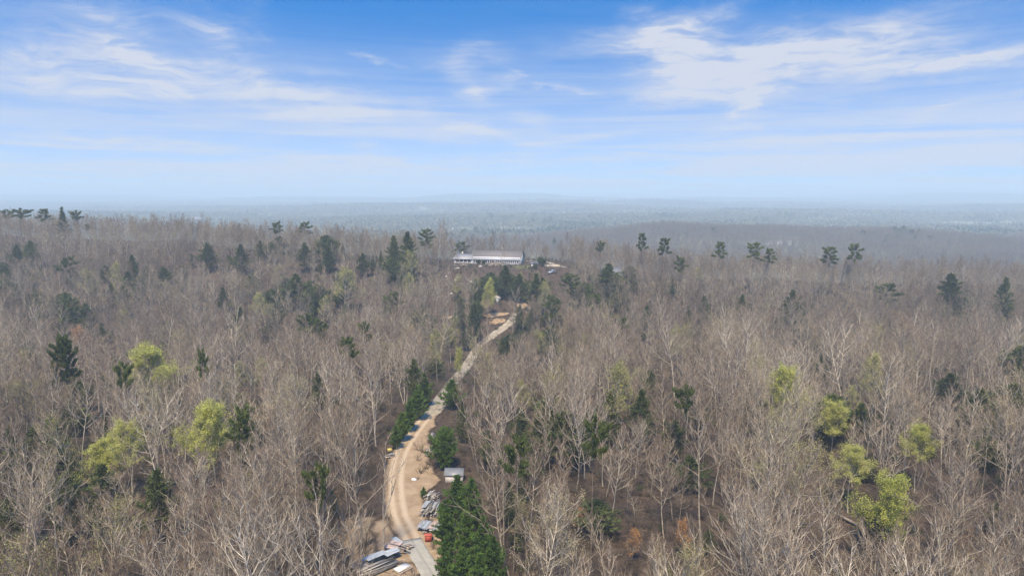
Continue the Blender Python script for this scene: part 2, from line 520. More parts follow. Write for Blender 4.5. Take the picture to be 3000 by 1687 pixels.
# ------------------------------------------------------------------ mesh helpers
class MB:
    """Collects faces; build() links them as ONE mesh object."""
    def __init__(s):
        s.v, s.f, s.n, s.mi = [], [], 0, []

    def add(s, V, F, mi=0):
        V = np.asarray(V, float)
        s.v.append(V)
        if isinstance(F, np.ndarray) or len({len(f) for f in F}) == 1:
            runs = [np.asarray(F, np.int64)]
        else:
            runs = [np.asarray([f], np.int64) for f in F]
        for a in runs:
            s.f.append(a + s.n)
            s.mi.append(np.full(len(a), mi, np.int32))
        s.n += len(V)

    def box(s, lo, hi, mi=0):
        (a, b, c), (d, e, f) = lo, hi
        s.add([(a, b, c), (d, b, c), (d, e, c), (a, e, c), (a, b, f), (d, b, f), (d, e, f), (a, e, f)],
              [(0, 3, 2, 1), (4, 5, 6, 7), (0, 1, 5, 4), (1, 2, 6, 5), (2, 3, 7, 6), (3, 0, 4, 7)], mi)

    def prism(s, prof, ext, axis=1, mi=0):
        """Profile (list of 2D points) extruded from ext[0] to ext[1] along axis."""
        k = len(prof)
        V = []
        for e in ext:
            for (p, q) in prof:
                V.append({0: (e, p, q), 1: (p, e, q), 2: (p, q, e)}[axis])
        F = [tuple(range(k))[::-1], tuple(range(k, 2 * k))] + [(i, (i + 1) % k, k + (i + 1) % k, k + i) for i in range(k)]
        s.add(V, F, mi)

    def tube(s, P, R, k=5, cap=False, mi=0):
        P = np.asarray(P, float)
        m = len(P)
        T = np.gradient(P, axis=0)
        T /= np.linalg.norm(T, axis=1)[:, None] + 1e-9
        ref = np.array([0.31, 0.95, 0.05]) if abs(T[0, 1]) < 0.8 else np.array([0.95, 0.1, 0.3])
        A = np.cross(T, ref)
        A /= np.linalg.norm(A, axis=1)[:, None] + 1e-9
        B = np.cross(T, A)
        an = np.arange(k) * 2 * math.pi / k
        V = P[:, None, :] + np.asarray(R, float)[:, None, None] * (np.cos(an)[None, :, None] * A[:, None, :] + np.sin(an)[None, :, None] * B[:, None, :])
        i, j = np.meshgrid(np.arange(m - 1), np.arange(k), indexing='ij')
        i, j = i.ravel(), j.ravel()
        F = np.stack([i * k + j, i * k + (j + 1) % k, (i + 1) * k + (j + 1) % k, (i + 1) * k + j], 1)
        n0 = s.n
        s.add(V.reshape(-1, 3), F, mi)
        if cap:
            s.f.append(np.arange(k)[None, ::-1] + n0)
            s.f.append(np.arange((m - 1) * k, m * k)[None, :] + n0)
            s.mi += [np.full(1, mi, np.int32)] * 2

    def mesh(s, name, mats, smooth=False):
        me = bpy.data.meshes.new(name)
        V = np.concatenate(s.v) if s.v else np.zeros((0, 3))
        fill_runs(me, V, s.f, np.concatenate(s.mi))
        for m in (mats if isinstance(mats, (list, tuple)) else [mats]):
            me.materials.append(MATS[m])
        if smooth:
            me.polygons.foreach_set('use_smooth', [True] * len(me.polygons))
        return me

    def build(s, name, mats, parent=None, smooth=False):
        return link(name, s.mesh(name, mats, smooth), parent)


def fill_mesh(me, V, F, mi=None):
    ln = np.fromiter((len(f) for f in F), int, len(F))
    idx = np.fromiter((i for f in F for i in f), int, int(ln.sum()))
    fill_raw(me, V, ln, idx, mi)


def fill_runs(me, V, runs, mi):
    fill_raw(me, V, np.concatenate([np.full(len(a), a.shape[1]) for a in runs]), np.concatenate([a.ravel() for a in runs]), mi)


def fill_raw(me, V, ln, idx, mi):
    me.vertices.add(len(V))
    me.vertices.foreach_set('co', np.asarray(V, np.float32).ravel())
    me.loops.add(len(idx))
    me.loops.foreach_set('vertex_index', idx.astype(np.int32))
    me.polygons.add(len(ln))
    me.polygons.foreach_set('loop_start', (np.cumsum(ln) - ln).astype(np.int32))
    if mi is not None and np.any(mi):
        me.polygons.foreach_set('material_index', np.asarray(mi, np.int32))
    me.update(calc_edges=True)


def link(name, data, parent=None):
    o = bpy.data.objects.new(name, data)
    COL.objects.link(o)
    if parent is not None:
        o.parent = parent
    return o


def tag(o, label=None, cat=None, group=None, kind=None):
    for k, v in (('label', label), ('category', cat), ('group', group), ('kind', kind)):
        if v:
            o[k] = v
    return o


def thing(name, loc, label, cat, group=None, rz=0.0, scale=None):
    o = link(name, None)
    o.empty_display_size = 0.5
    o.location = loc
    o.rotation_euler = (0, 0, rz)
    if scale is not None:
        o.scale = scale
    return tag(o, label, cat, group)


# ------------------------------------------------------------------ ground sheet
nx, ny = len(GX), len(GY)
VX, VY = np.meshgrid(GX, GY)
V = np.stack([VX.ravel(), VY.ravel(), GZ.ravel()], 1)
ii = (np.arange(ny - 1)[:, None] * nx + np.arange(nx - 1)[None, :]).ravel()
Q = np.stack([ii, ii + 1, ii + nx + 1, ii + nx], 1)
me = bpy.data.meshes.new('ground')
me.vertices.add(len(V))
me.vertices.foreach_set('co', V.astype(np.float32).ravel())
me.loops.add(Q.size)
me.loops.foreach_set('vertex_index', Q.astype(np.int32).ravel())
me.polygons.add(len(Q))
me.polygons.foreach_set('loop_start', (np.arange(len(Q)) * 4).astype(np.int32))
me.polygons.foreach_set('use_smooth', [True] * len(Q))
me.update(calc_edges=True)


def point_attr(me, name, vals):
    a = me.attributes.new(name, 'FLOAT', 'POINT')
    a.data.foreach_set('value', np.asarray(vals, np.float32).ravel())


earth = np.zeros(len(V))
green = np.zeros(len(V))
for (u, v, r, val) in [(1390, 890, 12, .45), (1290, 850, 12, .3), (1240, 940, 12, .35), (1560, 900, 6, .5), (1080, 1560, 8, .45), (1100, 1620, 8, .5), (1580, 820, 7, .4), (2830, 900, 9, .3)]:
    x, y, z, d = at(u, v)
    earth = np.maximum(earth, val * gauss(np.hypot(V[:, 0] - x, V[:, 1] - y), 0, r))
for (u, v, r, val) in [(1420, 830, 16, .35), (1530, 785, 9, .55), (1350, 880, 10, .4), (1370, 1010, 12, .3), (1090, 1590, 7, .35)]:
    x, y, z, d = at(u, v)
    green = np.maximum(green, val * gauss(np.hypot(V[:, 0] - x, V[:, 1] - y), 0, r))
point_attr(me, 'earth', earth)
point_attr(me, 'green', green)
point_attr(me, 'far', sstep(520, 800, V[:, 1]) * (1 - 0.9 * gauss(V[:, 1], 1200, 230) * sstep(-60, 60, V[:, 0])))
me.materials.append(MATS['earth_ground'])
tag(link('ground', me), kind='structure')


# ------------------------------------------------------------------ roads
def smooth_path(P, n=6):
    """Catmull-Rom through the points."""
    P = [np.array(p, float) for p in P]
    P = [2 * P[0] - P[1]] + P + [2 * P[-1] - P[-2]]
    out = []
    for i in range(1, len(P) - 2):
        for t in np.arange(n) / n:
            a, b, c, d = P[i - 1:i + 3]
            out.append(0.5 * (2 * b + (c - a) * t + (2 * a - 5 * b + 4 * c - d) * t * t + (3 * b - a - 3 * c + d) * t ** 3))
    out.append(P[-2])
    return np.array(out)


def ribbon(name, path, wl, wr, mat, off, core, nseg=12, seed=0, hard=False):
    """A strip of road draped on the ground; wl, wr widths left and right (arrays); attribute earth fades to the edges."""
    rg = np.random.default_rng(seed)
    T = np.gradient(path, axis=0)
    T /= np.linalg.norm(T, axis=1)[:, None]
    N = np.stack([T[:, 1], -T[:, 0]], 1)
    V, E, A, F = [], [], [], []
    m = nseg + 1
    for i, p in enumerate(path):
        for j in range(m):
            s = -1 + 2 * j / nseg
            wd = (wl[i] if s < 0 else wr[i]) * (1 + (rg.normal(0, 0.03) if abs(s) == 1 else 0))
            q = p + N[i] * s * wd
            z = float(ground_z(q[0], q[1])) + off
            if abs(s) == 1 and not hard:
                z -= off * 0.7
            V.append((q[0], q[1], z))
            E.append(1.0 if hard else float(np.clip((1 - abs(s)) * (wl[i] if s < 0 else wr[i]) / core, 0, 1)))
            A.append(s * wd)
    n0 = len(V)
    for i in range(len(path) - 1):
        for j in range(nseg):
            F.append((i * m + j, i * m + j + 1, (i + 1) * m + j + 1, (i + 1) * m + j))
    if hard:                                   # slab edges
        loop = [i * m for i in range(len(path))] + [(len(path) - 1) * m + j for j in range(1, m)] + [i * m + nseg for i in range(len(path) - 2, -1, -1)] + [j for j in range(nseg - 1, 0, -1)]
        lo = []
        for k in loop:
            x, y, z = V[k]
            lo.append(len(V))
            V.append((x, y, z - 0.3))
            E.append(1.0)
            A.append(A[k])
        L = len(loop)
        for k in range(L):
            F.append((loop[k], loop[(k + 1) % L], lo[(k + 1) % L], lo[k]))
    me = bpy.data.meshes.new(name)
    fill_mesh(me, V, F)
    point_attr(me, 'earth', E)
    point_attr(me, 'across', A)
    me.materials.append(MATS[mat])
    return tag(link(name, me), kind='structure')


def px_path(L):
    return smooth_path([at(u, v)[:2] for (u, v) in L])


ROAD_LOW = px_path([(1400, 1960), (1318, 1790), (1266, 1687), (1232, 1630), (1205, 1582)])
ROAD_DIRT = px_path([(1225, 1618), (1193, 1555), (1170, 1502), (1161, 1415), (1172, 1339), (1205, 1281), (1240, 1234), (1262, 1212), (1284, 1186)])
ROAD_GRAVEL = px_path([(1258, 1217), (1284, 1186), (1339, 1106), (1397, 1025), (1444, 984), (1491, 949), (1517, 918)])
xa, ya = ROAD_GRAVEL[-1]
yard_e = at(1640, 781)
yard_w = at(1545, 766)
ROAD_TOP = smooth_path([(yard_e[0] + 4, yard_e[1] - 5), (yard_e[0] + 1, yard_e[1]), (yard_w[0] + 8, yard_w[1] + 5), (yard_w[0], yard_w[1] + 2), (yard_w[0] - 8, yard_w[1] + 3)])
n = len(ROAD_DIRT)
k = np.linspace(0, 1, n)
wl = np.interp(k, [0, .15, .4, .6, .8, 1], [2.9, 3.3, 3.4, 3.2, 2.9, 2.4])
wr = np.interp(k, [0, .12, .25, .38, .5, .6, .75, 1], [3.2, 4.4, 5.0, 8.2, 7.8, 5.6, 3.8, 2.4]) * (1 + .10 * np.sin(k * 37) + .07 * np.sin(k * 71 + 1))
ribbon('dirt_road', ROAD_DIRT, wl, wr, 'earth_dirt', 0.09, 3.0, 26, 1)
n = len(ROAD_GRAVEL)
ribbon('gravel_road', ROAD_GRAVEL, np.full(n, 2.5), np.full(n, 2.5), 'earth_gravel', 0.10, 1.3, 10, 2)
n = len(ROAD_TOP)
ribbon('driveway', ROAD_TOP, np.interp(np.arange(n) / n, [0, .2, .65, 1], [1.2, 1.6, 2.2, 3.0]), np.interp(np.arange(n) / n, [0, .2, .65, 1], [1.2, 1.6, 2.2, 3.0]), 'earth_gravel', 0.13, 1.2, 10, 3)
n = len(ROAD_LOW)
ribbon('concrete_road', ROAD_LOW, np.full(n, 1.45), np.full(n, 1.45), 'earth_concrete', 0.15, 1.0, 8, 4, hard=True)


def earth_patch(name, u, v, rx, ry, mat, seed, rot=0.0, off=0.07, hump=0.0):
    """An irregular patch of bare ground draped on the terrain."""
    rg = np.random.default_rng(seed)
    x0, y0, z0, d = at(u, v)
    nr, na = 7, 30
    ph = rg.uniform(0, 6.28, 4)
    V, E, F = [(x0, y0, float(ground_z(x0, y0)) + off + hump)], [1.0], []
    for r in range(1, nr + 1):
        f = r / nr
        for a in range(na):
            t = a * 2 * math.pi / na
            k = 1 + 0.18 * math.sin(2 * t + ph[0]) + 0.13 * math.sin(3 * t + ph[1]) + 0.09 * math.sin(5 * t + ph[2]) + 0.06 * math.sin(9 * t + ph[3])
            a1, b1 = rx * f * k * math.cos(t), ry * f * k * math.sin(t)
            x, y = x0 + a1 * math.cos(rot) - b1 * math.sin(rot), y0 + a1 * math.sin(rot) + b1 * math.cos(rot)
            V.append((x, y, float(ground_z(x, y)) + off * (1 - 0.7 * (r == nr)) + hump * (1 - f * f)))
            E.append(max(0.0, min(1.0, (1 - f) * 2.2)))
    for a in range(na):
        F.append((0, 1 + a, 1 + (a + 1) % na))
    for r in range(nr - 1):
        for a in range(na):
            F.append((1 + r * na + a, 1 + (r + 1) * na + a, 1 + (r + 1) * na + (a + 1) % na, 1 + r * na + (a + 1) % na))
    me = bpy.data.meshes.new(name)
    fill_mesh(me, V, F)
    point_attr(me, 'earth', E)
    me.materials.append(MATS[mat])
    return tag(link(name, me), kind='structure')


earth_patch('clay_bank', 1452, 925, 6.5, 2.6, 'earth_clay', 3, 0.15, hump=0.9)
earth_patch('clay_bank', 1458, 944, 5, 3.0, 'earth_clay', 4, 0.3, hump=0.5)
earth_patch('clay_bank', 1318, 931, 5, 1.6, 'earth_clay', 5, 0.0)
earth_patch('clay_bank', 1527, 892, 3, 6, 'earth_dirt', 6, 0.0)
earth_patch('clay_bank', 1118, 1590, 6.5, 14, 'earth_ground', 8, 0.2, 0.03)
earth_patch('clay_bank', 1225, 1570, 7, 12, 'earth_dirt', 12, 0.1, 0.05)
earth_patch('clay_bank', 1150, 1655, 7, 8, 'earth_dirt', 9, 0.3, 0.04)
earth_patch('lawn', 1530, 781, 7, 4, 'earth_grass', 13, 0.0)

# ------------------------------------------------------------------ trees: one mesh set per variant
def unit(v):
    return v / (np.linalg.norm(v) + 1e-9)


def side_dir(d, ang, az):
    """A direction that leaves d at angle ang, turned az about d."""
    a = unit(np.cross(d, [0.21, 0.17, 0.96] if abs(d[2]) < 0.9 else [1, 0.1, 0]))
    b = np.cross(d, a)
    return unit(d * math.cos(ang) + (a * math.cos(az) + b * math.sin(az)) * math.sin(ang))


def limb_path(rg, p, d, L, n, up=0.25, wob=0.12):
    P = [np.array(p, float)]
    d = unit(np.array(d, float))
    for i in range(n):
        d = unit(d + np.array([0, 0, up / n * 1.5]) + rg.normal(0, wob, 3))
        P.append(P[-1] + d * L / n)
    return np.array(P), d


def spike(mb, p, d, L, w, rg):
    """A thin three-sided twig."""
    a = unit(np.cross(d, rg.normal(0, 1, 3)))
    b = np.cross(d, a)
    e = p + d * L
    mb.add([p + a * w, p - 0.5 * a * w + 0.87 * b * w, p - 0.5 * a * w - 0.87 * b * w, e], [(0, 1, 3), (1, 2, 3), (2, 0, 3)])


def leaf(mb, p, s, rg, mi=0):
    n = unit(rg.normal(0, 1, 3) + [0, 0, 0.6])
    a = unit(np.cross(n, rg.normal(0, 1, 3))) * s
    b = unit(np.cross(n, a)) * s * 0.7
    mb.add([p - a, p - b + n * s * .25, p + a, p + b + n * s * .25], [(0, 1, 2), (0, 2, 3)], mi)


def rows(a):
    return a / (np.linalg.norm(a, axis=1)[:, None] + 1e-9)


def leaf_batch(mb, P, S, rg, mi=0):
    """Many small folded leaves at once."""
    k = len(P)
    n = rows(rg.normal(0, 1, (k, 3)) + [0, 0, .6])
    a = rows(np.cross(n, rg.normal(0, 1, (k, 3)))) * S[:, None]
    b = rows(np.cross(n, a)) * S[:, None] * .7
    up = n * S[:, None] * .25
    V = np.stack([P - a, P - b + up, P + a, P + b + up], 1).reshape(-1, 3)
    q = np.arange(k)[:, None] * 4
    mb.add(V, np.concatenate([q + [0, 1, 2], q + [0, 2, 3]]), mi)


def spike_batch(mb, P, D, L, W, rg, mi=0):
    """Many thin three-sided twigs at once."""
    k = len(P)
    a = rows(np.cross(D, rg.normal(0, 1, (k, 3))))
    b = np.cross(D, a)
    V = np.stack([P + a * W, P + (-.5 * a + .87 * b) * W, P + (-.5 * a - .87 * b) * W, P + D * L[:, None]], 1).reshape(-1, 3)
    q = np.arange(k)[:, None] * 4
    mb.add(V, np.concatenate([q + [0, 1, 3], q + [1, 2, 3], q + [2, 0, 3]]), mi)


def bare_tree_mesh(seed, H=20.0, first=0.45, spread=0.8, limbs=20, twigs=7, leaves=0, leaf_mat='bud', leaf_size=0.12, fork=False, lean=0.0, bark='bark', crown_mat='twig', rscale=1.0, tw=0.016, tb=1.0, spread_leaf=0.3):
    rg = np.random.default_rng(seed)
    tr, cr = MB(), MB()
    n = 9
    P = [np.array([0, 0, -0.8])]
    d = unit(np.array([lean * rg.normal(0, 1) + rg.normal(0, .03), rg.normal(0, .03), 1]))
    for i in range(n):
        d = unit(d + rg.normal(0, 0.045, 3) + [0, 0, 0.03])
        P.append(P[-1] + d * (H + 0.8) / n)
    P = np.array(P)
    r0 = H * 0.0084 * rscale
    hs = (P[:, 2] + 0.8) / (P[-1, 2] + 0.8)
    R = r0 * (1 - 0.92 * hs ** 1.15)
    R[0] *= 1.35
    tr.tube(P, R, 6)
    stems = [(P, R, first, limbs)]
    if fork:
        k0 = 3 + int(rg.integers(0, 2))
        dd = side_dir(np.array([0, 0, 1.]), 0.42, rg.uniform(0, 6.28))
        Pf, _ = limb_path(rg, P[k0], dd, H * (1 - hs[k0]) * 0.95, 7, 0.35, 0.06)
        Rf = R[k0] * 0.8 * np.linspace(1, 0.1, 8)
        tr.tube(Pf, Rf, 5)
        stems.append((Pf, Rf, 0.3, limbs // 2))
    TW = [[], [], []]
    for (SP, SR, f0, nl) in stems:
        seg = len(SP) - 1
        for i in range(nl):
            f = f0 + (0.985 - f0) * ((i + rg.uniform(0, .9)) / nl)
            q = f * seg
            j = min(int(q), seg - 1)
            p = SP[j] + (SP[j + 1] - SP[j]) * (q - j)
            r = (SR[j] + (SR[j + 1] - SR[j]) * (q - j)) * 0.55
            rel = (f - f0) / (1 - f0)
            ang = (1.05 - 0.55 * rel) * (0.7 + 0.5 * spread) * rg.uniform(.8, 1.15)
            dd = side_dir(unit(SP[j + 1] - SP[j]), ang, i * 2.4 + rg.uniform(-.5, .5))
            L = H * (0.33 - 0.20 * rel) * (0.55 + 0.55 * spread) * rg.uniform(.65, 1.25)
            LP, ld = limb_path(rg, p, dd, L, 5, 0.55, 0.13)
            tr.tube(LP, np.maximum(r, 0.06) * np.linspace(1, 0.32, 6), 4)
            nb = int(5 + 4 * rg.random())
            for b in range(nb):
                t = 0.22 + 0.78 * (b + rg.uniform(.1, .9)) / nb
                qq = min(t, .999) * 5
                jj = int(qq)
                bp = LP[jj] + (LP[jj + 1] - LP[jj]) * (qq - jj)
                bd = side_dir(unit(LP[jj + 1] - LP[jj]), rg.uniform(.45, .85), rg.uniform(0, 6.28))
                bl = L * rg.uniform(.28, .5)
                BP, bdd = limb_path(rg, bp, bd, bl, 3, 0.4, 0.16)
                cr.tube(BP, [0.04 * tb, 0.031 * tb, 0.022 * tb, 0.010 * tb], 3, mi=2)
                t2 = rg.uniform(.15, 1, twigs) * 2.999
                j2 = t2.astype(int)
                dv = BP[j2 + 1] - BP[j2]
                tp = BP[j2] + dv * (t2 - j2)[:, None]
                td = rows(rows(dv) + rows(np.cross(dv, rg.normal(0, 1, (twigs, 3)))) * rg.uniform(.3, .95, (twigs, 1)) + [0, 0, .25])
                tl = rg.uniform(.5, 1.25, twigs)
                TW[0].append(tp)
                TW[1].append(td)
                TW[2].append(tl)
    TP, TD, TL = [np.concatenate(q) for q in TW]
    spike_batch(cr, TP, TD, TL, tw, rg)
    if leaves:
        q = rg.integers(0, len(TP), leaves)
        P_l = TP[q] + TD[q] * (TL[q] * rg.uniform(.4, 1.05, leaves))[:, None] + rg.normal(0, spread_leaf, (leaves, 3))
        leaf_batch(cr, P_l, leaf_size * rg.uniform(.6, 1.3, leaves), rg, 1)
    return tr.mesh('trunk', bark), cr.mesh('crown', [crown_mat, leaf_mat, bark])


def needle_tuft(mb, p, d, s, k, rg, mi=0):
    """A bunch of needle sprays around a shoot."""
    v = rows(d * 0.9 + rg.normal(0, .62, (k, 3)) + [0, 0, .18])
    a = rows(np.cross(v, rg.normal(0, 1, (k, 3)))) * s * rg.uniform(.16, .26, (k, 1))
    L = s * rg.uniform(.7, 1.25, (k, 1))
    o = p + rg.normal(0, s * .22, (k, 3))
    mb.add(np.stack([o - a, o + a, o + v * L + a * .25, o + v * L - a * .25], 1).reshape(-1, 3), np.arange(k * 4).reshape(k, 4), mi)


def pine_mesh(seed, H=20.0, first=0.62, width=4.0, levels=26, tufts=8, flat=True, needles='pine_needles', size=0.62):
    """A tall pine: bare trunk, layered uneven crown near the top."""
    rg = np.random.default_rng(seed)
    tr, cr = MB(), MB()
    n = 9
    P = [np.array([0, 0, -0.8])]
    d = unit(np.array([rg.normal(0, .04), rg.normal(0, .04), 1]))
    for i in range(n):
        d = unit(d + rg.normal(0, 0.035, 3) + [0, 0, 0.02])
        P.append(P[-1] + d * (H + 0.3) / n)
    P = np.array(P)
    R = H * 0.0105 * (1 - 0.9 * np.linspace(0, 1, n + 1) ** 1.2)
    tr.tube(P, R, 6)
    for i in range(5):                                   # dead stubs below the crown
        f = rg.uniform(.3, first)
        j = int(f * n)
        dd = side_dir(np.array([0, 0, 1.]), rg.uniform(1.2, 1.6), rg.uniform(0, 6.28))
        LP, _ = limb_path(rg, P[j] + (P[j + 1] - P[j]) * (f * n - j), dd, rg.uniform(.8, 2), 3, 0.1, .1)
        tr.tube(LP, [.05, .04, .03, .012], 3)
    for i in range(levels):
        rel = (i + rg.uniform(0, .9)) / levels
        f = first + (0.99 - first) * rel
        j = min(int(f * n), n - 1)
        p = P[j] + (P[j + 1] - P[j]) * (f * n - j)
        if flat:
            prof = (0.45 + 0.6 * math.sin(math.pi * (.22 + .66 * rel))) * (1 - .4 * rel ** 5) * (1 + .35 * math.sin(i * 1.3))
        else:
            prof = 1.08 - rel ** 1.25
        L = width * prof * rg.uniform(.6, 1.15)
        if L < .5:
            L = .5
        dd = side_dir(np.array([0, 0, 1.]), (1.55 - .30 * rel) * rg.uniform(.9, 1.1), i * 2.4 + rg.uniform(-.6, .6))
        LP, ld = limb_path(rg, p, dd, L, 4, 0.14, 0.12)
        tr.tube(LP, np.array([.075, .06, .045, .03, .015]) * (L / width + .3), 3)
        nt = max(4, int(1.6 * tufts * (L / width + .25)))
        for k in range(nt):
            t = (0.35 + 0.65 * (k + rg.uniform(.2, .8)) / nt) * 3.999
            jj = int(t)
            q = LP[jj] + (LP[jj + 1] - LP[jj]) * (t - jj)
            sd_ = unit(LP[jj + 1] - LP[jj])
            off = side_dir(sd_, 1.2, rg.choice([0, math.pi]) + rg.normal(0, .5)) * rg.uniform(0, .28) * L * (1.1 - t / 4)
            off[2] = abs(off[2]) * .3
            cr_d = unit(sd_ + off * .6 + [0, 0, .2])
            needle_tuft(cr, q + off, cr_d, size * rg.uniform(.75, 1.25), 11, rg)
    return tr.mesh('trunk', 'pine_bark'), cr.mesh('crown', needles)


def cone_mesh(seed, H=12.0, width=3.0, levels=60, tufts=6, needles='fir_needles', low=0.08, size=0.42, droop=0.0, power=1.0, ragged=.35):
    """A conical evergreen, foliage nearly to the ground."""
    rg = np.random.default_rng(seed)
    tr, cr = MB(), MB()
    P = np.stack([np.array([rg.normal(0, .08) * i / 6, rg.normal(0, .08) * i / 6, -0.6 + (H + .6) * i / 6]) for i in range(7)])
    tr.tube(P, H * 0.013 * (1 - .92 * np.linspace(0, 1, 7)), 6)
    big = 1 + ragged * np.sin(np.arange(12) * 1.7 + rg.uniform(0, 6))
    for i in range(levels):
        rel = ((i + rg.uniform(0, .95)) / levels) ** .85
        z = H * (low + (0.985 - low) * rel)
        L = width * max(.10, (1 - rel ** power) * (0.55 + .6 * min(1, rel * 5))) * rg.uniform(.65, 1.2) * (1 + .4 * (big[i % 12] - 1))
        az = i * 2.4 + rg.uniform(-.5, .5)
        dd = side_dir(np.array([0, 0, 1.]), rg.uniform(1.15, 1.45) + droop, az)
        c = np.array([P[min(6, int(rel * 6)), 0], P[min(6, int(rel * 6)), 1], z])
        LP, ld = limb_path(rg, c, dd, L, 3, 0.30 - droop, 0.08)
        tr.tube(LP, np.array([.05, .035, .022, .01]) * (0.5 + L / width), 3)
        nt = max(2, int(round(1.5 * tufts * (.35 + L / width))))
        for k in range(nt):
            t = (0.18 + 0.80 * (k + rg.uniform(.1, .9)) / nt) * 2.999
            jj = int(t)
            q = LP[jj] + (LP[jj + 1] - LP[jj]) * (t - jj)
            sd_ = unit(LP[jj + 1] - LP[jj])
            off = np.cross(sd_, [0, 0, 1]) * rg.normal(0, .20) * L
            needle_tuft(cr, q + off, unit(sd_ + off / (L + .1) + [0, 0, .25]), size * rg.uniform(.8, 1.3), 8, rg)
    needle_tuft(cr, P[-1] - [0, 0, .3], np.array([0, 0, 1.]), size * 1.2, 6, rg)
    return tr.mesh('trunk', 'pine_bark'), cr.mesh('crown', needles)


def shrub_mesh(seed, H=2.0, stems=12, twigs=9, leaves=0, stem_mat='brush_twig', leaf_mat='shrub_leaf', ls=.12, up=.5, wd=1.0):
    """Many stems from one root."""
    rg = np.random.default_rng(seed)
    mb = MB()
    for i in range(stems):
        d = unit(np.array([rg.normal(0, wd), rg.normal(0, wd), 1.1]))
        LP, ld = limb_path(rg, rg.normal(0, .12, 3) * [1, 1, 0] - [0, 0, .1], d, H * rg.uniform(.5, 1.1), 3, up, .15)
        mb.tube(LP, np.array([.03, .022, .016, .006]), 3)
        for k in range(twigs):
            t = rg.uniform(.3, 1) * 2.999
            j = int(t)
            q = LP[j] + (LP[j + 1] - LP[j]) * (t - j)
            dd = side_dir(unit(LP[j + 1] - LP[j]), rg.uniform(.3, .9), rg.uniform(0, 6.28))
            tl = H * rg.uniform(.15, .4)
            spike(mb, q, dd, tl, .014, rg)
            for m in range(leaves):
                leaf(mb, q + dd * tl * rg.uniform(.3, 1) + rg.normal(0, .06, 3), ls * rg.uniform(.6, 1.3), rg, 1)
    return mb.mesh('stems', [stem_mat, leaf_mat])


# bare hardwoods: (trunk mesh, crown mesh, height, words for the label)
BARE = []
for (seed, kw, word) in [
    (11, dict(H=20, first=.45, spread=.72, limbs=18, twigs=6), 'slender'),
    (12, dict(H=22, first=.36, spread=1.0, limbs=20, twigs=6), 'broad-crowned'),
    (13, dict(H=18, first=.50, spread=.5, limbs=16, twigs=6), 'narrow'),
    (14, dict(H=21, first=.40, spread=.85, limbs=18, fork=True, twigs=6), 'forked'),
    (15, dict(H=18, first=.32, spread=1.1, limbs=20, lean=.12, twigs=6), 'spreading'),
    (16, dict(H=23, first=.52, spread=.72, limbs=18, twigs=6), 'tall'),
    (17, dict(H=16, first=.33, spread=.8, limbs=17, fork=True, lean=.14, twigs=6), 'leaning forked'),
    (18, dict(H=20, first=.42, spread=1.05, limbs=19, leaves=3600, leaf_size=.07), 'tan-budded'),
    (19, dict(H=18, first=.40, spread=1.1, limbs=18, leaves=3200, leaf_size=.065, leaf_mat='pale_leaf'), 'faintly budding'),
    (20, dict(H=21, first=.58, spread=.55, limbs=14, twigs=5), 'straight thin'),
    (21, dict(H=19, first=.30, spread=.9, limbs=22, fork=True, twigs=6), 'many-limbed'),
    (22, dict(H=15, first=.38, spread=1.0, limbs=17, twigs=6, lean=.1), 'low-crowned'),
]:
    tm, cm = bare_tree_mesh(seed, **kw)
    BARE.append((tm, cm, kw['H'], word))
BARE_FAR = [bare_tree_mesh(900 + i, H=h, first=f, spread=sp, limbs=l, twigs=3, tw=.028, tb=1.2, bark='mid_bark', leaves=lv, leaf_size=.16) + (h, '') for i, (h, f, sp, l, lv) in enumerate(
    [(20, .45, .75, 16, 0), (21, .38, 1.0, 17, 0), (18, .5, .65, 14, 0), (19, .38, 1.1, 17, 0), (20, .42, .9, 16, 500), (21, .52, .6, 13, 0)])]
RIDGE = [bare_tree_mesh(950 + i, H=19, first=.4, spread=sp, limbs=15, twigs=3, tw=.05, tb=1.8, bark='ridge_bark', crown_mat='ridge_twig') + (19, '') for i, sp in enumerate([.8, 1.1, .95])]
SAPLING = [bare_tree_mesh(s, H=h, first=f, spread=.55, limbs=l, twigs=5, rscale=.75) + (h, 'sapling') for (s, h, f, l) in [(31, 10, .35, 12), (32, 13, .45, 12), (33, 8, .3, 11), (34, 15, .5, 12)]]
SPRING = [bare_tree_mesh(s, H=h, first=f, spread=sp, limbs=l, twigs=7, leaves=lv, leaf_mat='spring_leaf', leaf_size=ls) + (h, 'spring') for (s, h, f, sp, l, lv, ls) in
          [(41, 17, .40, 1.15, 28, 19000, .105), (42, 19, .50, .95, 28, 17000, .10), (43, 15, .30, 1.0, 26, 14000, .10)]]
PALE = [bare_tree_mesh(s, H=h, first=.40, spread=.8, limbs=19, twigs=7, leaves=4200, leaf_mat='pale_leaf', leaf_size=.11) + (h, 'pale') for (s, h) in [(51, 17), (52, 15)]]
RUST = [bare_tree_mesh(61, H=12, first=.35, spread=.9, limbs=16, twigs=6, leaves=2200, leaf_mat='rust_leaf', leaf_size=.15) + (12, 'rust')]
DARKTREE = bare_tree_mesh(71, H=17, first=.33, spread=1.25, limbs=15, twigs=6, bark='dark_bark', crown_mat='dark_bark') + (17, 'dark')
SNAG = bare_tree_mesh(72, H=17, first=.25, spread=.25, limbs=7, twigs=1, fork=True, rscale=1.2) + (17, 'snag')
PINE = [pine_mesh(101, 20, .62, 3.6, 26, 9) + (20, 3.6), pine_mesh(102, 21, .70, 3.2, 20, 9) + (21, 3.2), pine_mesh(103, 18, .52, 3.6, 30, 8) + (18, 3.6), pine_mesh(104, 20, .74, 4.0, 18, 10) + (20, 4.0)]
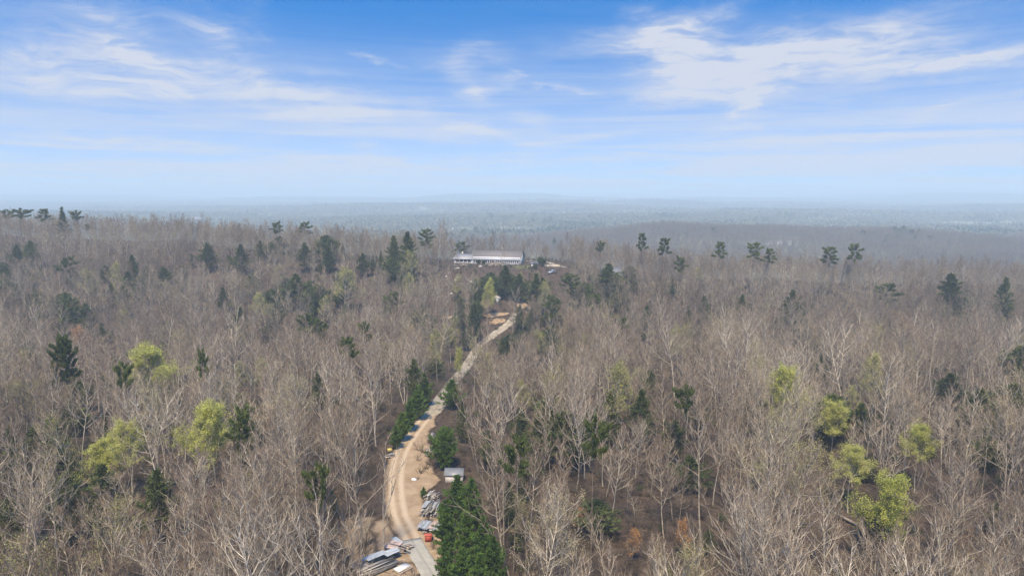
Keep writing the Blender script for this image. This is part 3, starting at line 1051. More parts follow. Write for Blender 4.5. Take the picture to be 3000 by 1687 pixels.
CONE = [cone_mesh(111, 14, 3.4, 78, 7, power=1.5, ragged=.7, low=.14) + (14, 3.2), cone_mesh(112, 13, 3.6, 70, 7, droop=.12, power=1.9, ragged=.8, low=.18) + (13, 3.4), cone_mesh(113, 15, 2.8, 76, 6, power=1.25, ragged=.6) + (15, 2.8)]
OLIVE = [cone_mesh(121, 12, 3.4, 54, 6, needles='olive_needles', low=.2, power=1.8) + (12, 3.4)]
YOUNG = [cone_mesh(131, 10, 2.6, 80, 8, needles='young_pine_needles', size=.36, ragged=.9, power=1.3) + (10, 2.6), cone_mesh(132, 9, 2.4, 76, 8, needles='young_pine_needles', size=.36, power=1.7, ragged=.9) + (9, 2.4), cone_mesh(133, 11, 2.7, 80, 8, needles='young_pine_needles', size=.38, ragged=1.0, power=1.2) + (11, 2.7)]
BUSHY = [cone_mesh(141, 6, 3.0, 80, 8, needles='young_pine_needles', low=.05, power=2.4, size=.36) + (6, 3.0), cone_mesh(142, 8, 3.6, 80, 8, needles='fir_needles', low=.12, power=2.2, size=.4) + (8, 3.6)]


def with_width(var):
    me = var[1]
    v = np.zeros(len(me.vertices) * 3, np.float32)
    me.vertices.foreach_get('co', v)
    v = v.reshape(-1, 3)
    return (var[0], var[1], var[2], float(np.percentile(np.hypot(v[:, 0], v[:, 1]), 96)))


SPRING, PALE, RUST, PINE, CONE, OLIVE, YOUNG, BUSHY = [[with_width(v) for v in g] for g in (SPRING, PALE, RUST, PINE, CONE, OLIVE, YOUNG, BUSHY)]


def put_tree(name, var, x, y, h, label, cat, group=None, rz=None, wscale=None, sink=0.0):
    """A tree as trunk and crown under an Empty at its foot."""
    tm, cm, H = var[0], var[1], var[2]
    s = h / H
    sw = s if wscale is None else wscale
    o = thing(name, (x, y, float(ground_z(x, y)) - sink), label, cat, group, random.uniform(0, 6.28) if rz is None else rz, (sw, sw, s))
    link('trunk', tm, o)
    link('crown', cm, o)
    return o


# ------------------------------------------------------------------ landmark trees: seen one by one in the photograph
LAND = []       # (u, v, half width px, distance, short phrase) used to say where the bare hardwoods stand
CLEAR = []      # (u0, u1, v0, v1, distance, chance) what the photograph shows unhidden
FOOT = []       # feet already taken: (x, y, r)
K = 3000 / 2576.0


def top_tree(name, var, u, v, hpx, wpx, label, cat, group=None, full=1.0, fixed=None, chance=.75, short=None, hmax=24, far=None):
    """Place a tree whose top shows at (u, v) [2576 px scale], crown hpx tall, wpx half wide."""
    u, v, hpx, wpx = u * K, v * K, hpx * K, wpx * K
    h = 14.0
    for _ in range(6):
        if far:                                   # stands at this distance, as tall as it shows
            dr = pix_dir(u, v)
            x, y = dr.x / dr.y * far, far
            z = float(ground_z(x, y))
            d = math.hypot(x, y)
            h = max(3.0, CAMZ + dr.z / dr.y * far - z)
            continue
        x, y, z, d = at(u, v, fixed if fixed else h)
        h = fixed if fixed else min(hmax, max(2.0, hpx * full * d / FPX))
    ws = (wpx * d / FPX) / var[3] if not isinstance(var[3], str) else None
    o = put_tree(name, var, x, y, h, label, cat, group, wscale=ws)
    LAND.append((u, v + hpx * .4, wpx, d, short))
    q_ = .8 if name == 'leafing_tree' else .55
    CLEAR.append((u - wpx * q_, u + wpx * q_, v, v + hpx * q_, d, chance))
    FOOT.append((x, y, 1.6))
    return o


G_P = 'tall pines rising out of the bare woods'
G_C = 'dark conical evergreens among the bare woods'
P_ = [  # u, v top, crown height, half width, variant, label, short phrase
    (16, 527, 24, 14, 2, 'dark pine at the far left end of the skyline', 'the leftmost skyline pine'),
    (47, 524, 26, 20, 0, 'dark broad pine, second from left on the left skyline', 'the second skyline pine'),
    (122, 523, 30, 20, 0, 'dark bushy pine beside a thin conical one on left skyline', 'the bushy skyline pine'),
    (196, 529, 22, 14, 3, 'small round-topped pine on left skyline, right of the thin conical one', 'the round skyline pine'),
    (226, 564, 20, 10, 3, 'tiny pine crown just below the left skyline', 'the tiny pine below the skyline'),
    (162, 646, 34, 22, 0, 'dark layered pine on upper left slope, below a pair of conical evergreens', 'the upper left layered pine'),
    (178, 748, 46, 26, 2, 'wide dark pine on left slope, left of the pale columnar budding tree', 'the wide pine on the left slope'),
    (692, 557, 34, 18, 1, 'round pine top on the skyline, left of a wider one', 'the round pine on the mid skyline'),
    (764, 558, 36, 22, 3, 'broad pine top on skyline, left of the two big conical evergreens', 'the broad skyline pine'),
    (132, 855, 84, 28, 2, 'yellowish dark pine at left, front one of a close pair', 'the front pine of the left pair'),
    (172, 836, 90, 30, 0, 'taller dark pine at left, rear one of a close pair', 'the rear pine of the left pair'),
    (512, 876, 46, 18, 0, 'small dark pine right of the brightest yellow-green tree', 'the small dark pine mid left'),
    (304, 912, 34, 22, 3, 'low dark pine touching the left edge of the brightest yellow-green tree', 'the low pine by the bright tree'),
    (594, 1022, 70, 36, 0, 'dark pine right behind the large yellow-green tree at lower left', 'the dark pine lower left'),
    (800, 1160, 84, 34, 2, 'small ragged pine left of the dirt road bend', 'the ragged pine left of the road'),
    (757, 786, 62, 36, 2, 'wide dark pine in the middle left woods, left one of a pair', 'the left pine of the middle pair'),
    (806, 796, 66, 32, 0, 'dark green pine in the middle left woods, right one of a pair', 'the right pine of the middle pair'),
    (877, 848, 34, 27, 3, 'flat-topped small pine right of the middle pair of pines', 'the flat-topped small pine'),
    (922, 808, 32, 18, 3, 'small dim pine above the flat-topped small pine', 'the small dim pine'),
    (982, 735, 72, 32, 2, 'rounded pine on cleared slope, left of the orange bank', 'the rounded pine by the cleared slope'),
    (1052, 785, 34, 20, 3, 'small layered pine just left of the orange bank', 'the small pine by the bank'),
    (1074, 575, 60, 26, 0, 'tall ragged pine behind the bare trees left of the long house', 'the ragged pine by the house'),
    (1156, 608, 48, 24, 2, 'dark pine just behind the left wing of the long house', 'the pine behind the left wing'),
    (1507, 606, 34, 13, 1, 'thin small-topped pine right of the parked vehicles', 'the thin pine right of the vehicles'),
    (1622, 583, 56, 18, 1, 'leftmost tall pine standing above the right woods', 'the first pine above the right woods'),
    (1682, 596, 46, 24, 3, 'second tall pine above the right woods, leaning crown', 'the second pine above the right woods'),
    (1804, 605, 44, 22, 1, 'flat open pine alone above the right woods', 'the lone flat pine'),
    (1895, 606, 52, 24, 0, 'dark pine above right woods, left one of a touching pair', 'the left pine of the right pair'),
    (1926, 622, 50, 22, 1, 'dark pine above right woods, right one of a touching pair', 'the right pine of the right pair'),
    (2076, 617, 50, 28, 3, 'round dark pine above right woods, left of a narrower one', 'the round pine above the right woods'),
    (2158, 609, 54, 22, 1, 'rightmost tall pine above the right woods', 'the last pine above the right woods'),
    (1716, 644, 36, 18, 1, 'small pine top sunk in the right woods', 'the small sunken pine'),
    (2224, 712, 52, 34, 3, 'round green pine crown standing clear in the upper right woods', 'the round green pine at right'),
    (1492, 1052, 68, 38, 2, 'dark round pine in the woods right of the dirt road', 'the round pine right of the road'),
    (1292, 1092, 90, 44, 2, 'dull green pine above the white shed', 'the dull pine above the shed'),
    (1440, 690, 70, 34, 0, 'dark ragged pine on slope below the parked vehicles', 'the ragged pine below the vehicles'),
    (1398, 740, 66, 30, 2, 'dark pine on slope right of the upper gravel road', 'the pine by the upper gravel road'),
    (1486, 735, 62, 32, 2, 'grey-green pine right of the ragged pine below the vehicles', 'the grey-green pine'),
    (1560, 792, 60, 34, 0, 'dim pine in the woods right of the road top', 'the dim pine right of the road top'),
    (1728, 965, 60, 28, 2, 'dim dark pine in the middle of the right woods', 'the dim pine mid right'),
]
for (u, v, h, wd, k, lab, short) in P_:
    dd_ = at(u * K, v * K, 20.0)[3] if v > 625 else 370
    want = h * K * dd_ / FPX
    k = min(range(4), key=lambda q: abs((7.6, 6.3, 8.6, 5.2)[q] - want) + (0 if q == k else .4))
    if v < 625 and u > 1480:
        k = 3 if k in (0, 3) else 1
    var = PINE[k]
    far = None
    if v < 625:
        far = 352 if u > 1480 else (415 if u < 300 else (402 if u < 900 else (412 if u > 1140 else 378)))
    top_tree('pine_tree', var, u, v, h, wd, lab, 'pine tree', G_P, fixed=random.uniform(18.5, 21), short=short, chance=.75, far=far)
C_ = [
    (155, 521, 30, 12, 2, 'thin conical evergreen standing up from the left skyline', 'the conical skyline tree'),
    (40, 616, 42, 18, 0, 'hazy conical evergreen upper left, left one of a pair', 'the left hazy evergreen'),
    (76, 606, 50, 20, 1, 'hazy conical evergreen upper left, right one of a pair', 'the right hazy evergreen'),
    (12, 712, 36, 16, 0, 'small green evergreen cut by the left edge of the view', 'the evergreen at the left edge'),
    (97, 732, 50, 18, 1, 'dark conical evergreen left of the wide pine on left slope', 'the conical evergreen at left'),
    (742, 690, 80, 42, 1, 'big dark evergreen mass in the middle left woods', 'the big dark evergreen mid left'),
    (776, 708, 56, 24, 0, 'dark evergreen overlapping the right side of a bigger one, middle left', 'the smaller evergreen mid left'),
    (522, 612, 60, 26, 1, 'dim dark evergreen in the hazy woods left of centre', 'the dim evergreen left of centre'),
    (604, 616, 64, 24, 0, 'second dim dark evergreen in the hazy woods left of centre', 'the second dim evergreen'),
    (824, 614, 62, 18, 2, 'dark narrow evergreen left of the two big conical ones', 'the narrow dark evergreen'),
    (990, 594, 96, 26, 0, 'big dark conical evergreen left of the house, left one of two', 'the left big evergreen'),
    (1026, 584, 118, 27, 2, 'tallest dark conical evergreen left of the house, right one of two', 'the tall big evergreen'),
    (88, 1075, 110, 52, 1, 'large dark evergreen at lower left behind a wide bare tree', 'the large evergreen lower left'),
    (612, 1070, 92, 24, 2, 'yellow-tinged evergreen just right of the large yellow-green tree', 'the yellow-tinged evergreen'),
    (252, 1172, 140, 48, 0, 'big dark evergreen below the small yellow-green trees, lower left', 'the big evergreen lower left'),
    (392, 1184, 150, 44, 1, 'big dull green evergreen below the large yellow-green tree', 'the dull evergreen lower left'),
    (24, 1240, 110, 40, 1, 'round green evergreen at the left edge near the bottom', 'the evergreen at the lower left edge'),
    (836, 1236, 66, 18, 0, 'narrow dark evergreen beside the ragged pine left of road', 'the narrow evergreen left of the road'),
    (1272, 668, 76, 32, 0, 'dark evergreen on slope below the long house', 'the evergreen below the house'),
    (1306, 690, 66, 26, 1, 'dark evergreen on slope right of the one below the house', 'the evergreen below the house corner'),
    (1530, 664, 82, 42, 1, 'large dark evergreen in front of the half-hidden grey roof', 'the evergreen by the grey roof'),
    (1394, 622, 32, 11, 0, 'small dark conical evergreen standing by the parked vehicles', 'the small cone by the vehicles'),
    (1193, 765, 88, 22, 2, 'dark conical evergreen left of the orange bank', 'the evergreen left of the bank'),
    (1316, 634, 24, 8, 1, 'dark small pine behind the right gable of the house', 'the dark tree behind the gable'),
    (2396, 690, 180, 42, 0, 'very tall dim evergreen in the far right woods', 'the tall dim evergreen at right'),
    (2530, 698, 96, 20, 2, 'slim grey-green evergreen near the right edge', 'the slim evergreen near the right edge'),
    (2392, 940, 70, 34, 1, 'dim evergreen in the right woods, left of a brighter one', 'the dim evergreen lower right'),
    (2448, 994, 66, 24, 0, 'green evergreen in the right woods, right of a dimmer one', 'the green evergreen lower right'),
    (1614, 982, 134, 38, 0, 'tall green evergreen in the woods right of the road', 'the tall evergreen right of the road'),
    (1628, 770, 90, 26, 1, 'dim evergreen in the woods below the first tall right pine', 'the dim evergreen in the right woods'),
    (1996, 728, 110, 30, 1, 'dim evergreen in the hazy woods right of centre', 'the dim evergreen right of centre'),
    (1738, 1146, 84, 46, 1, 'wide dull evergreen in the lower right woods', 'the wide dull evergreen'),
    (1348, 690, 90, 26, 2, 'dark evergreen beside the top of the gravel road', 'the evergreen at the road top'),
    (1364, 1000, 56, 24, 1, 'dim evergreen right of the gravel road middle', 'the dim evergreen by the gravel road'),
]
for (u, v, h, wd, k, lab, short) in C_:
    top_tree('conical_evergreen', CONE[k], u, v, h, wd, lab, 'evergreen tree', G_C, full=1.15, short=short, chance=.75, far=(410 if u in (155, 1316) else None))
O_ = [
    (1500, 1262, 80, 56, 'olive evergreen with rusty leaves beside it, lower middle', 'the olive evergreen'),
    (1236, 1098, 90, 34, 'olive green evergreen behind the bush by the white shed', 'the olive evergreen behind the bush'),
    (178, 1018, 60, 36, 'light green evergreen with a rusty right side, lower left', 'the light evergreen lower left'),
    (196, 960, 60, 30, 'greyish olive evergreen in the left woods', 'the greyish evergreen at left'),
    (1040, 850, 120, 24, 'olive green young evergreen left of the gravel road', 'the olive evergreen by the gravel road'),
]
for (u, v, h, wd, lab, short) in O_:
    top_tree('olive_evergreen', OLIVE[0], u, v, h, wd, lab, 'evergreen tree', 'olive green evergreens', full=1.15, short=short, chance=.7)
H_ = [  # hedge-like row left of the road
    (1068, 940, 80, 20, 'dark green roadside evergreen, farthest of the row left of the dirt road'),
    (1050, 972, 84, 22, 'dark green roadside evergreen, second farthest in the row left of the dirt road'),
    (1030, 1008, 76, 22, 'dark green roadside evergreen, middle of the row left of the dirt road'),
    (1010, 1040, 70, 21, 'dark green roadside evergreen, second nearest in the row left of the dirt road'),
    (995, 1072, 56, 18, 'dark green roadside evergreen, nearest of the row left of the dirt road'),
]
for i, (u, v, h, wd, lab) in enumerate(H_):
    top_tree('roadside_evergreen', YOUNG[i % 3], u, v, h, wd, lab, 'evergreen tree', 'row of evergreens left of the dirt road', full=1.05, chance=1.0, short='the evergreen row' if i == 2 else None)
Y_ = [
    (1136, 955, 70, 29, 0, 'green roundish pine on bare stem, right of the road pinch', 'the round pine at the road pinch'),
    (1117, 1080, 96, 33, 3, 'dense green bushy evergreen above the white shed, beside the dirt road', 'the bush above the shed'),
    (1065, 1226, 22, 9, 0, 'tiny green cone-shaped evergreen beside the grey board heap', None),
    (1148, 1196, 120, 36, 0, 'bright green pine of the roadside clump, in front of the white shed', None),
    (1186, 1206, 130, 34, 2, 'bright green pine of the roadside clump, farthest right at its back', None),
    (1120, 1262, 120, 30, 1, 'bright green pine of the roadside clump, beside the corrugated sheets', None),
    (1172, 1290, 130, 34, 2, 'bright green pine in the middle of the roadside clump', 'the bright pine clump'),
    (1216, 1300, 140, 34, 0, 'green pine on the right side of the roadside clump', None),
    (1122, 1352, 110, 28, 0, 'bright green pine of the roadside clump, nearest the red box', None),
    (1160, 1384, 110, 30, 1, 'bright green pine at the bottom edge in the roadside clump', None),
    (1206, 1392, 120, 32, 2, 'green pine at the bottom edge, right end of the roadside clump', None),
    (1242, 1350, 120, 28, 1, 'duller green pine, rightmost low one of the roadside clump', None),
]
for (u, v, h, wd, k, lab, short) in Y_:
    var = BUSHY[0] if k == 3 else YOUNG[k]
    top_tree('young_pine', var, u, v, h, wd, lab, 'pine tree', 'bright young pines by the dirt road', full=1.1, chance=1.0, short=short)
S_ = [  # spring leaf: u, v, h, halfwidth, variant, label
    (388, 895, 84, 62, 0, 'brightest yellow-green leafing tree, standing in the left woods', 'the brightest yellow-green tree'),
    (500, 1046, 130, 68, 0, 'large yellow-green leafing tree at lower left', 'the large yellow-green tree'),
    (318, 1082, 110, 46, 1, 'yellow-green leafing tree left of the large one at lower left', 'the middle yellow-green tree lower left'),
    (240, 1124, 80, 50, 2, 'small yellow-green leafing tree, leftmost of three at lower left', 'the small yellow-green tree lower left'),
    (1226, 715, 62, 19, 2, 'bright green leafing tree beside the little shed below the house', 'the bright tree by the little shed'),
    (1153, 888, 54, 13, 2, 'narrow yellow-green leafing tree at the left edge of the gravel road', 'the narrow bright roadside tree'),
    (1985, 848, 110, 50, 0, 'round yellow-green leafing tree in the middle of the right woods', 'the round yellow-green tree at right'),
    (2098, 1022, 72, 40, 2, 'sparse yellow-green leafing tree beside fallen trunks at right', 'the sparse yellow-green tree'),
    (2312, 1090, 90, 38, 1, 'yellow-green leafing tree on twin stems, farthest right', 'the farthest right yellow-green tree'),
    (2142, 1142, 92, 46, 1, 'yellow-green leafing tree directly above the largest one at lower right', 'the upper yellow-green tree lower right'),
    (2214, 1224, 130, 62, 0, 'largest yellow-green leafing tree at lower right', 'the largest yellow-green tree lower right'),
]
for (u, v, h, wd, k, lab, short) in S_:
    var = SPRING[k]
    o = top_tree('leafing_tree', var, u, v, h, wd, lab, 'tree', 'yellow-green trees coming into leaf', full=1.5, chance=1.0, short=short, hmax=22)
L_ = [
    (296, 676, 62, 20, 'pale yellow columnar budding tree in the upper left woods', 'the pale columnar tree'),
    (866, 690, 70, 36, 'pale green open budding tree left of the cleared slope', 'the pale open tree'),
    (622, 926, 60, 30, 'faint yellow budding tree in the left woods', 'the faint yellow tree'),
    (316, 785, 40, 18, 'faint small yellowish budding tree below the pale columnar one', 'the faint small tree'),
    (664, 750, 50, 32, 'faint tan budding tree in the middle left woods', 'the faint tan tree'),
    (1346, 842, 56, 28, 'pale yellow budding tree right of the gravel road', 'the pale tree by the gravel road'),
    (1410, 840, 40, 20, 'small pale yellow budding tree in the woods right of the gravel road', 'the small pale tree'),
    (1706, 858, 70, 24, 'olive budding tree in the right woods', 'the olive budding tree'),
    (2160, 992, 70, 24, 'tan-yellow narrow budding tree behind the sparse yellow-green one', 'the tan narrow tree'),
    (1098, 858, 80, 24, 'pale budding young tree left of the narrow roadside one', 'the pale young tree'),
    (1196, 858, 40, 20, 'olive budding shrub-like tree at the edge of the gravel road', 'the olive roadside tree'),
]
for i, (u, v, h, wd, lab, short) in enumerate(L_):
    var = PALE[i % 2]
    top_tree('budding_tree', var, u, v, h, wd, lab, 'tree', 'pale trees in bud', full=1.5, chance=.8, short=short, hmax=20)
for (u, v, h, wd, lab, short) in [
    (1726, 1326, 66, 24, 'small rusty orange-leaved tree near the bottom, right of two others', 'the right rusty tree'),
    (1592, 1338, 60, 22, 'small rusty orange-leaved tree near the bottom, between two others', 'the middle rusty tree'),
    (1466, 1286, 46, 18, 'small rusty-leaved tree beside the olive evergreen', 'the left rusty tree'),
    (206, 832, 40, 22, 'pinkish rust-coloured budding tree in the left woods', 'the pinkish tree'),
]:
    var = RUST[0]
    top_tree('rusty_tree', var, u, v, h, wd, lab, 'tree', 'rusty-leaved small trees', full=1.4, chance=.9, short=short)

# ------------------------------------------------------------------ the long house
hx0, hy0, hz0, hd = at(1329, 771)
HOUSE_RZ = rad(-13)
HZ = float(ground_z(hx0, hy0))
house = thing('long_house', (hx0, hy0, HZ), 'long white one-storey house with grey roof on the hilltop', 'house', rz=HOUSE_RZ)
LW = 11.0            # left wing
LM = 27.6            # main wing
DEP = 11.0
EAVE = 2.75
b = MB()
b.box((0, 0.6, -1.5), (LW, 8.5, EAVE))
b.build('left_wing_wall', 'white_siding', house)
b = MB()
b.prism([(0, -1.5), (DEP, -1.5), (DEP, EAVE), (DEP / 2, EAVE + 4.4), (0, EAVE)], (LW + .003, LW + LM), axis=0)
b.build('wall', ['white_siding'], house)
b = MB()
b.prism([(0.05, -1.5), (DEP - .05, -1.5), (DEP - .05, EAVE), (DEP / 2, EAVE + 4.3), (0.05, EAVE)], (LW + LM, LW + LM + .06), axis=0)
gable = b.build('gable_wall', 'grey_siding', house)
for (yy, zz, w_, h_) in [(2.6, .9, .9, 1.3), (6.8, .9, .9, 1.3), (DEP / 2 - .4, 4.2, .8, .9)]:
    b = MB()
    b.box((LW + LM + .04, yy, zz), (LW + LM + .085, yy + w_, zz + h_))
    b.build('window', 'glass', gable)


def slab(mb, a, b_, c, d, t):
    """A sloped sheet given by four corners, t thick downwards."""
    V = [a, b_, c, d] + [(p[0], p[1], p[2] - t) for p in (a, b_, c, d)]
    mb.add(V, [(0, 1, 2, 3), (7, 6, 5, 4), (0, 4, 5, 1), (1, 5, 6, 2), (2, 6, 7, 3), (3, 7, 4, 0)])


x0, x1 = LW - .3, LW + LM + .5
b = MB()
ym = 1.2
zr = EAVE + 4.75
zk = EAVE + .95
slab(b, (x0, ym, zk), (x1, ym, zk), (x1, DEP / 2, zr), (x0, DEP / 2, zr), .16)
slab(b, (x0, DEP / 2 + .01, zr), (x1, DEP / 2 + .01, zr), (x1, DEP + .6, EAVE - .1), (x0, DEP + .6, EAVE - .1), .16)
roof = b.build('roof', 'shingle', house)
b = MB()
b.box((x0, DEP / 2 - .12, zr - .02), (x1, DEP / 2 + .14, zr + .06))
b.build('ridge_cap', 'shingle', roof)
b = MB()
slab(b, (x0, -.45, EAVE + .12), (x1, -.45, EAVE + .12), (x1, ym + .15, zk - .02), (x0, ym + .15, zk - .02), .12)
b.build('porch_roof', 'porch_metal', house)
b = MB()
b.box((x0, -.51, EAVE - .25), (x1, -.453, EAVE + .1))
b.build('fascia', 'paint_white', house)
b = MB()
slab(b, (-.5, -.2, EAVE + .05), (LW - .32, -.2, EAVE + .05), (LW - .32, 4.6, EAVE + 2.3), (.5, 4.6, EAVE + 2.3), .14)
slab(b, (.5, 4.61, EAVE + 2.3), (LW - .32, 4.61, EAVE + 2.3), (LW - .32, 9.2, EAVE), (-.5, 9.2, EAVE), .14)
b.build('left_wing_roof', 'porch_metal', house)
b = MB()
b.box((-.5, -.26, EAVE - .28), (LW - .32, -.203, EAVE + .03))
b.build('left_fascia', 'paint_white', house)
b = MB()
b.box((3.2, 5.2, EAVE + 1.4), (4.0, 6.0, EAVE + 3.6))
b.build('chimney', 'stone', house)


def window(parent, x, z, w_, h_, y, cross=True):
    """A window proud of a wall at y: brown frame, dark pane below and above a white bar."""
    b = MB()
    f = .07
    b.box((x, y - .06, z), (x + f, y - .004, z + h_))
    b.box((x + w_ - f, y - .06, z), (x + w_, y - .004, z + h_))
    b.box((x + f, y - .06, z), (x + w_ - f, y - .004, z + f))
    b.box((x + f, y - .06, z + h_ - f), (x + w_ - f, y - .004, z + h_))
    if cross:
        b.box((x + f, y - .05, z + h_ * .5 - .04), (x + w_ - f, y - .006, z + h_ * .5 + .04))
    wn = b.build('window', 'brown_frame', parent)
    b = MB()
    b.box((x + f, y - .03, z + f), (x + w_ - f, y - .012, z + h_ - f))
    b.build('pane', 'glass', wn)


wx = LW + .75
while wx < LW + LM - 1.5:
    if abs(wx - (LW + 12.2)) > .55:
        window(house, wx, .75, .85, 1.35, 0)
    wx += 1.2
b = MB()
b.box((LW + 12.0, -.05, 0.05), (LW + 12.95, -.004, 2.1))
dr = b.build('door', 'brown_frame', house)
b = MB()
b.box((LW + 12.85, -.1, 1.0), (LW + 12.9, -.052, 1.12))
b.build('handle', 'rim', dr)
for i in range(4):
    window(house, 1.2 + i * 2.35, .75, 1.75, 1.35, .6)
b = MB()
b.box((LW + LM - .55, -.052, -.3), (LW + LM - .1, -.006, EAVE - .4))
b.build('corner_board', 'dark_board', house)
CLEAR.append((1322, 1545, 722, 768, hd + 20, .74))


def on_house(x, y):
    c, s = math.cos(HOUSE_RZ), math.sin(HOUSE_RZ)
    return hx0 + c * x - s * y, hy0 + s * x + c * y


for (lx, lab) in [(15.2, 'round green shrub against the house windows, left one of two'), (18.4, 'round green shrub against the house windows, right one of two')]:
    sx, sy = on_house(lx, -1.9)
    o = thing('shrub', (sx, sy, float(ground_z(sx, sy))), lab, 'shrub', 'shrubs in front of the house')
    link('foliage', shrub_mesh(int(lx * 10), 2.2, 26, 10, 5, ls=.16, wd=.8), o)

# brush heaped in front of the right part of the house
def brush_heap(name, x, y, rx, ry, h, seed, label, mat='brush_twig', nst=420):
    rg = np.random.default_rng(seed)
    o = thing(name, (x, y, float(ground_z(x, y))), label, 'brush pile')
    mb = MB()
    na, nr = 20, 5
    V, F = [(0, 0, h * .8)], []
    for r in range(1, nr + 1):
        for a in range(na):
            t = a * 2 * math.pi / na
            f = r / nr
            xx, yy = rx * f * math.cos(t) * rg.uniform(.9, 1.1), ry * f * math.sin(t) * rg.uniform(.9, 1.1)
            V.append((xx, yy, h * .8 * (1 - f * f) * rg.uniform(.75, 1.15) + float(ground_z(x + xx, y + yy) - ground_z(x, y)) - .15 * f))
    for a in range(na):
        F.append((0, 1 + a, 1 + (a + 1) % na))
    for r in range(nr - 1):
        for a in range(na):
            F.append((1 + r * na + a, 1 + (r + 1) * na + a, 1 + (r + 1) * na + (a + 1) % na, 1 + r * na + (a + 1) % na))
    mb.add(V, F)
    mb.build('core', 'log', o)
    mb = MB()
    for i in range(nst):
        a, f = rg.uniform(0, 6.28), math.sqrt(rg.uniform(0, 1))
        xx, yy = rx * f * math.cos(a), ry * f * math.sin(a)
        p = np.array([xx, yy, h * .85 * (1 - f * f) + float(ground_z(x + xx, y + yy) - ground_z(x, y))])
        spike(mb, p, unit(rg.normal(0, 1, 3) * [1, 1, .45]), rg.uniform(.8, 2.2), .035, rg)
    tag(mb.build('branches', mat, o), kind='stuff')
    return o


bx_, by_ = on_house(26.5, -6.5)
brush_heap('brush_pile', bx_, by_, 7.0, 3.2, 2.3, 5, 'long grey-brown brush heap in front of the right house windows')
bx_, by_ = on_house(8, -9)
brush_heap('brush_pile', bx_, by_, 6.0, 3.0, 1.2, 6, 'low heap of cut brush below the left wing of the house')

# ------------------------------------------------------------------ vehicles in the yard
def wheel(parent, x, y, r=.38, w_=.24):
    b = MB()
    a = np.linspace(0, 2 * math.pi, 17)[:-1]
    b.prism([(x + r * math.cos(t), r + r * math.sin(t)) for t in a], (y - w_ / 2, y + w_ / 2), axis=1)
    wh = b.build('wheel', 'tyre', parent)
    b = MB()
    b.prism([(x + r * .6 * math.cos(t), r + r * .6 * math.sin(t)) for t in a], (y - w_ / 2 - .015, y + w_ / 2 + .015), axis=1)
    b.build('rim', 'rim', wh)


tx, ty, tz_, td = at(1567, 776)
truck = thing('pickup_truck', (tx, ty, float(ground_z(tx, ty)) + .16), 'pickup truck, silver over dark blue, parked right of the house', 'pickup truck', rz=rad(172))
b = MB()       # local x forward, body low band navy
b.prism([(-2.85, .45), (2.8, .45), (2.85, .82), (-2.88, .82)], (-.98, .98), axis=1)
b.build('lower_body', 'navy_paint', truck)
b = MB()
b.prism([(.35, .823), (2.83, .823), (2.72, 1.10), (1.35, 1.17), (.35, 1.17)], (-.95, .95), axis=1)
b.build('hood', 'silver_paint', truck)
b = MB()
b.box((-2.86, -.96, .823), (-1.2, -.88, 1.16))
b.box((-2.86, .88, .823), (-1.2, .96, 1.16))
b.box((-2.86, -.878, .823), (-2.78, .878, 1.16))
b.box((-1.28, -.878, .823), (-1.2, .878, 1.16))
b.build('bed', 'silver_paint', truck)
b = MB()
b.prism([(-1.19, .824), (.34, .824), (1.25, 1.175), (.55, 1.86), (-1.05, 1.90), (-1.18, 1.2)], (-.92, .92), axis=1)
cab = b.build('cab', 'silver_paint', truck)
for s in (-1, 1):
    b = MB()
    b.prism([(.12, 1.25), (.85, 1.25), (.46, 1.74), (.12, 1.76)], (s * .925 - .006, s * .925 + .006), axis=1)
    b.build('window', 'glass', cab)
    b = MB()
    b.prism([(-1.0, 1.25), (.04, 1.25), (.04, 1.76), (-.95, 1.80)], (s * .925 - .006, s * .925 + .006), axis=1)
    b.build('window', 'glass', cab)
    b = MB()
    b.box((2.80, s * .72 - .18, .70), (2.89, s * .72 + .18, .95))
    b.build('headlight', 'lamp_glass', truck)
    b = MB()
    b.box((-2.92, s * .86 - .08, .75), (-2.87, s * .86 + .08, 1.1))
    b.build('tail_light', 'tail_lamp', truck)
    for xx in (1.75, -1.8):
        wheel(truck, xx, s * .88)
b = MB()
slab(b, (1.20, -.82, 1.205), (1.20, .82, 1.205), (.60, .82, 1.835), (.60, -.82, 1.835), .01)
b.build('windshield', 'glass', cab)
CLEAR.append((1548, 1592, 762, 780, td, 1.0))

tx, ty, tz_, td = at(1617, 801)
suv = thing('parked_car', (tx, ty, float(ground_z(tx, ty)) + .10), 'dark grey hatchback car nosed downhill below the low tan wall', 'car', rz=rad(215))
suv.rotation_euler[1] = rad(6)
b = MB()
b.prism([(-2.2, .35), (2.15, .35), (2.25, .72), (2.0, .92), (.95, 1.02), (.35, 1.48), (-1.35, 1.55), (-2.1, 1.05), (-2.25, .7)], (-.90, .90), axis=1)
b.build('body', 'silver_paint', suv)
b = MB()
b.prism([(-1.2, 1.45), (.3, 1.40), (.3, 1.52), (-1.25, 1.585)], (-.72, .72), axis=1)
b.build('roof', 'silver_paint', suv)
for s in (-1, 1):
    b = MB()
    b.prism([(-1.75, 1.06), (.72, 1.06), (.28, 1.40), (-1.35, 1.46)], (s * .905 - .008, s * .905 + .008), axis=1)
    b.build('window', 'glass', suv)
    b = MB()
    b.box((2.02, s * .62 - .2, .66), (2.24, s * .62 + .2, .84))
    b.build('headlight', 'lamp_glass', suv)
    for xx in (1.4, -1.4):
        wheel(suv, xx, s * .82, .33, .2)
b = MB()
slab(b, (.985, -.74, 1.04), (.985, .74, 1.04), (.40, .74, 1.475), (.40, -.74, 1.475), .01)
b.build('windshield', 'glass', suv)
CLEAR.append((1600, 1634, 788, 804, td, 1.0))

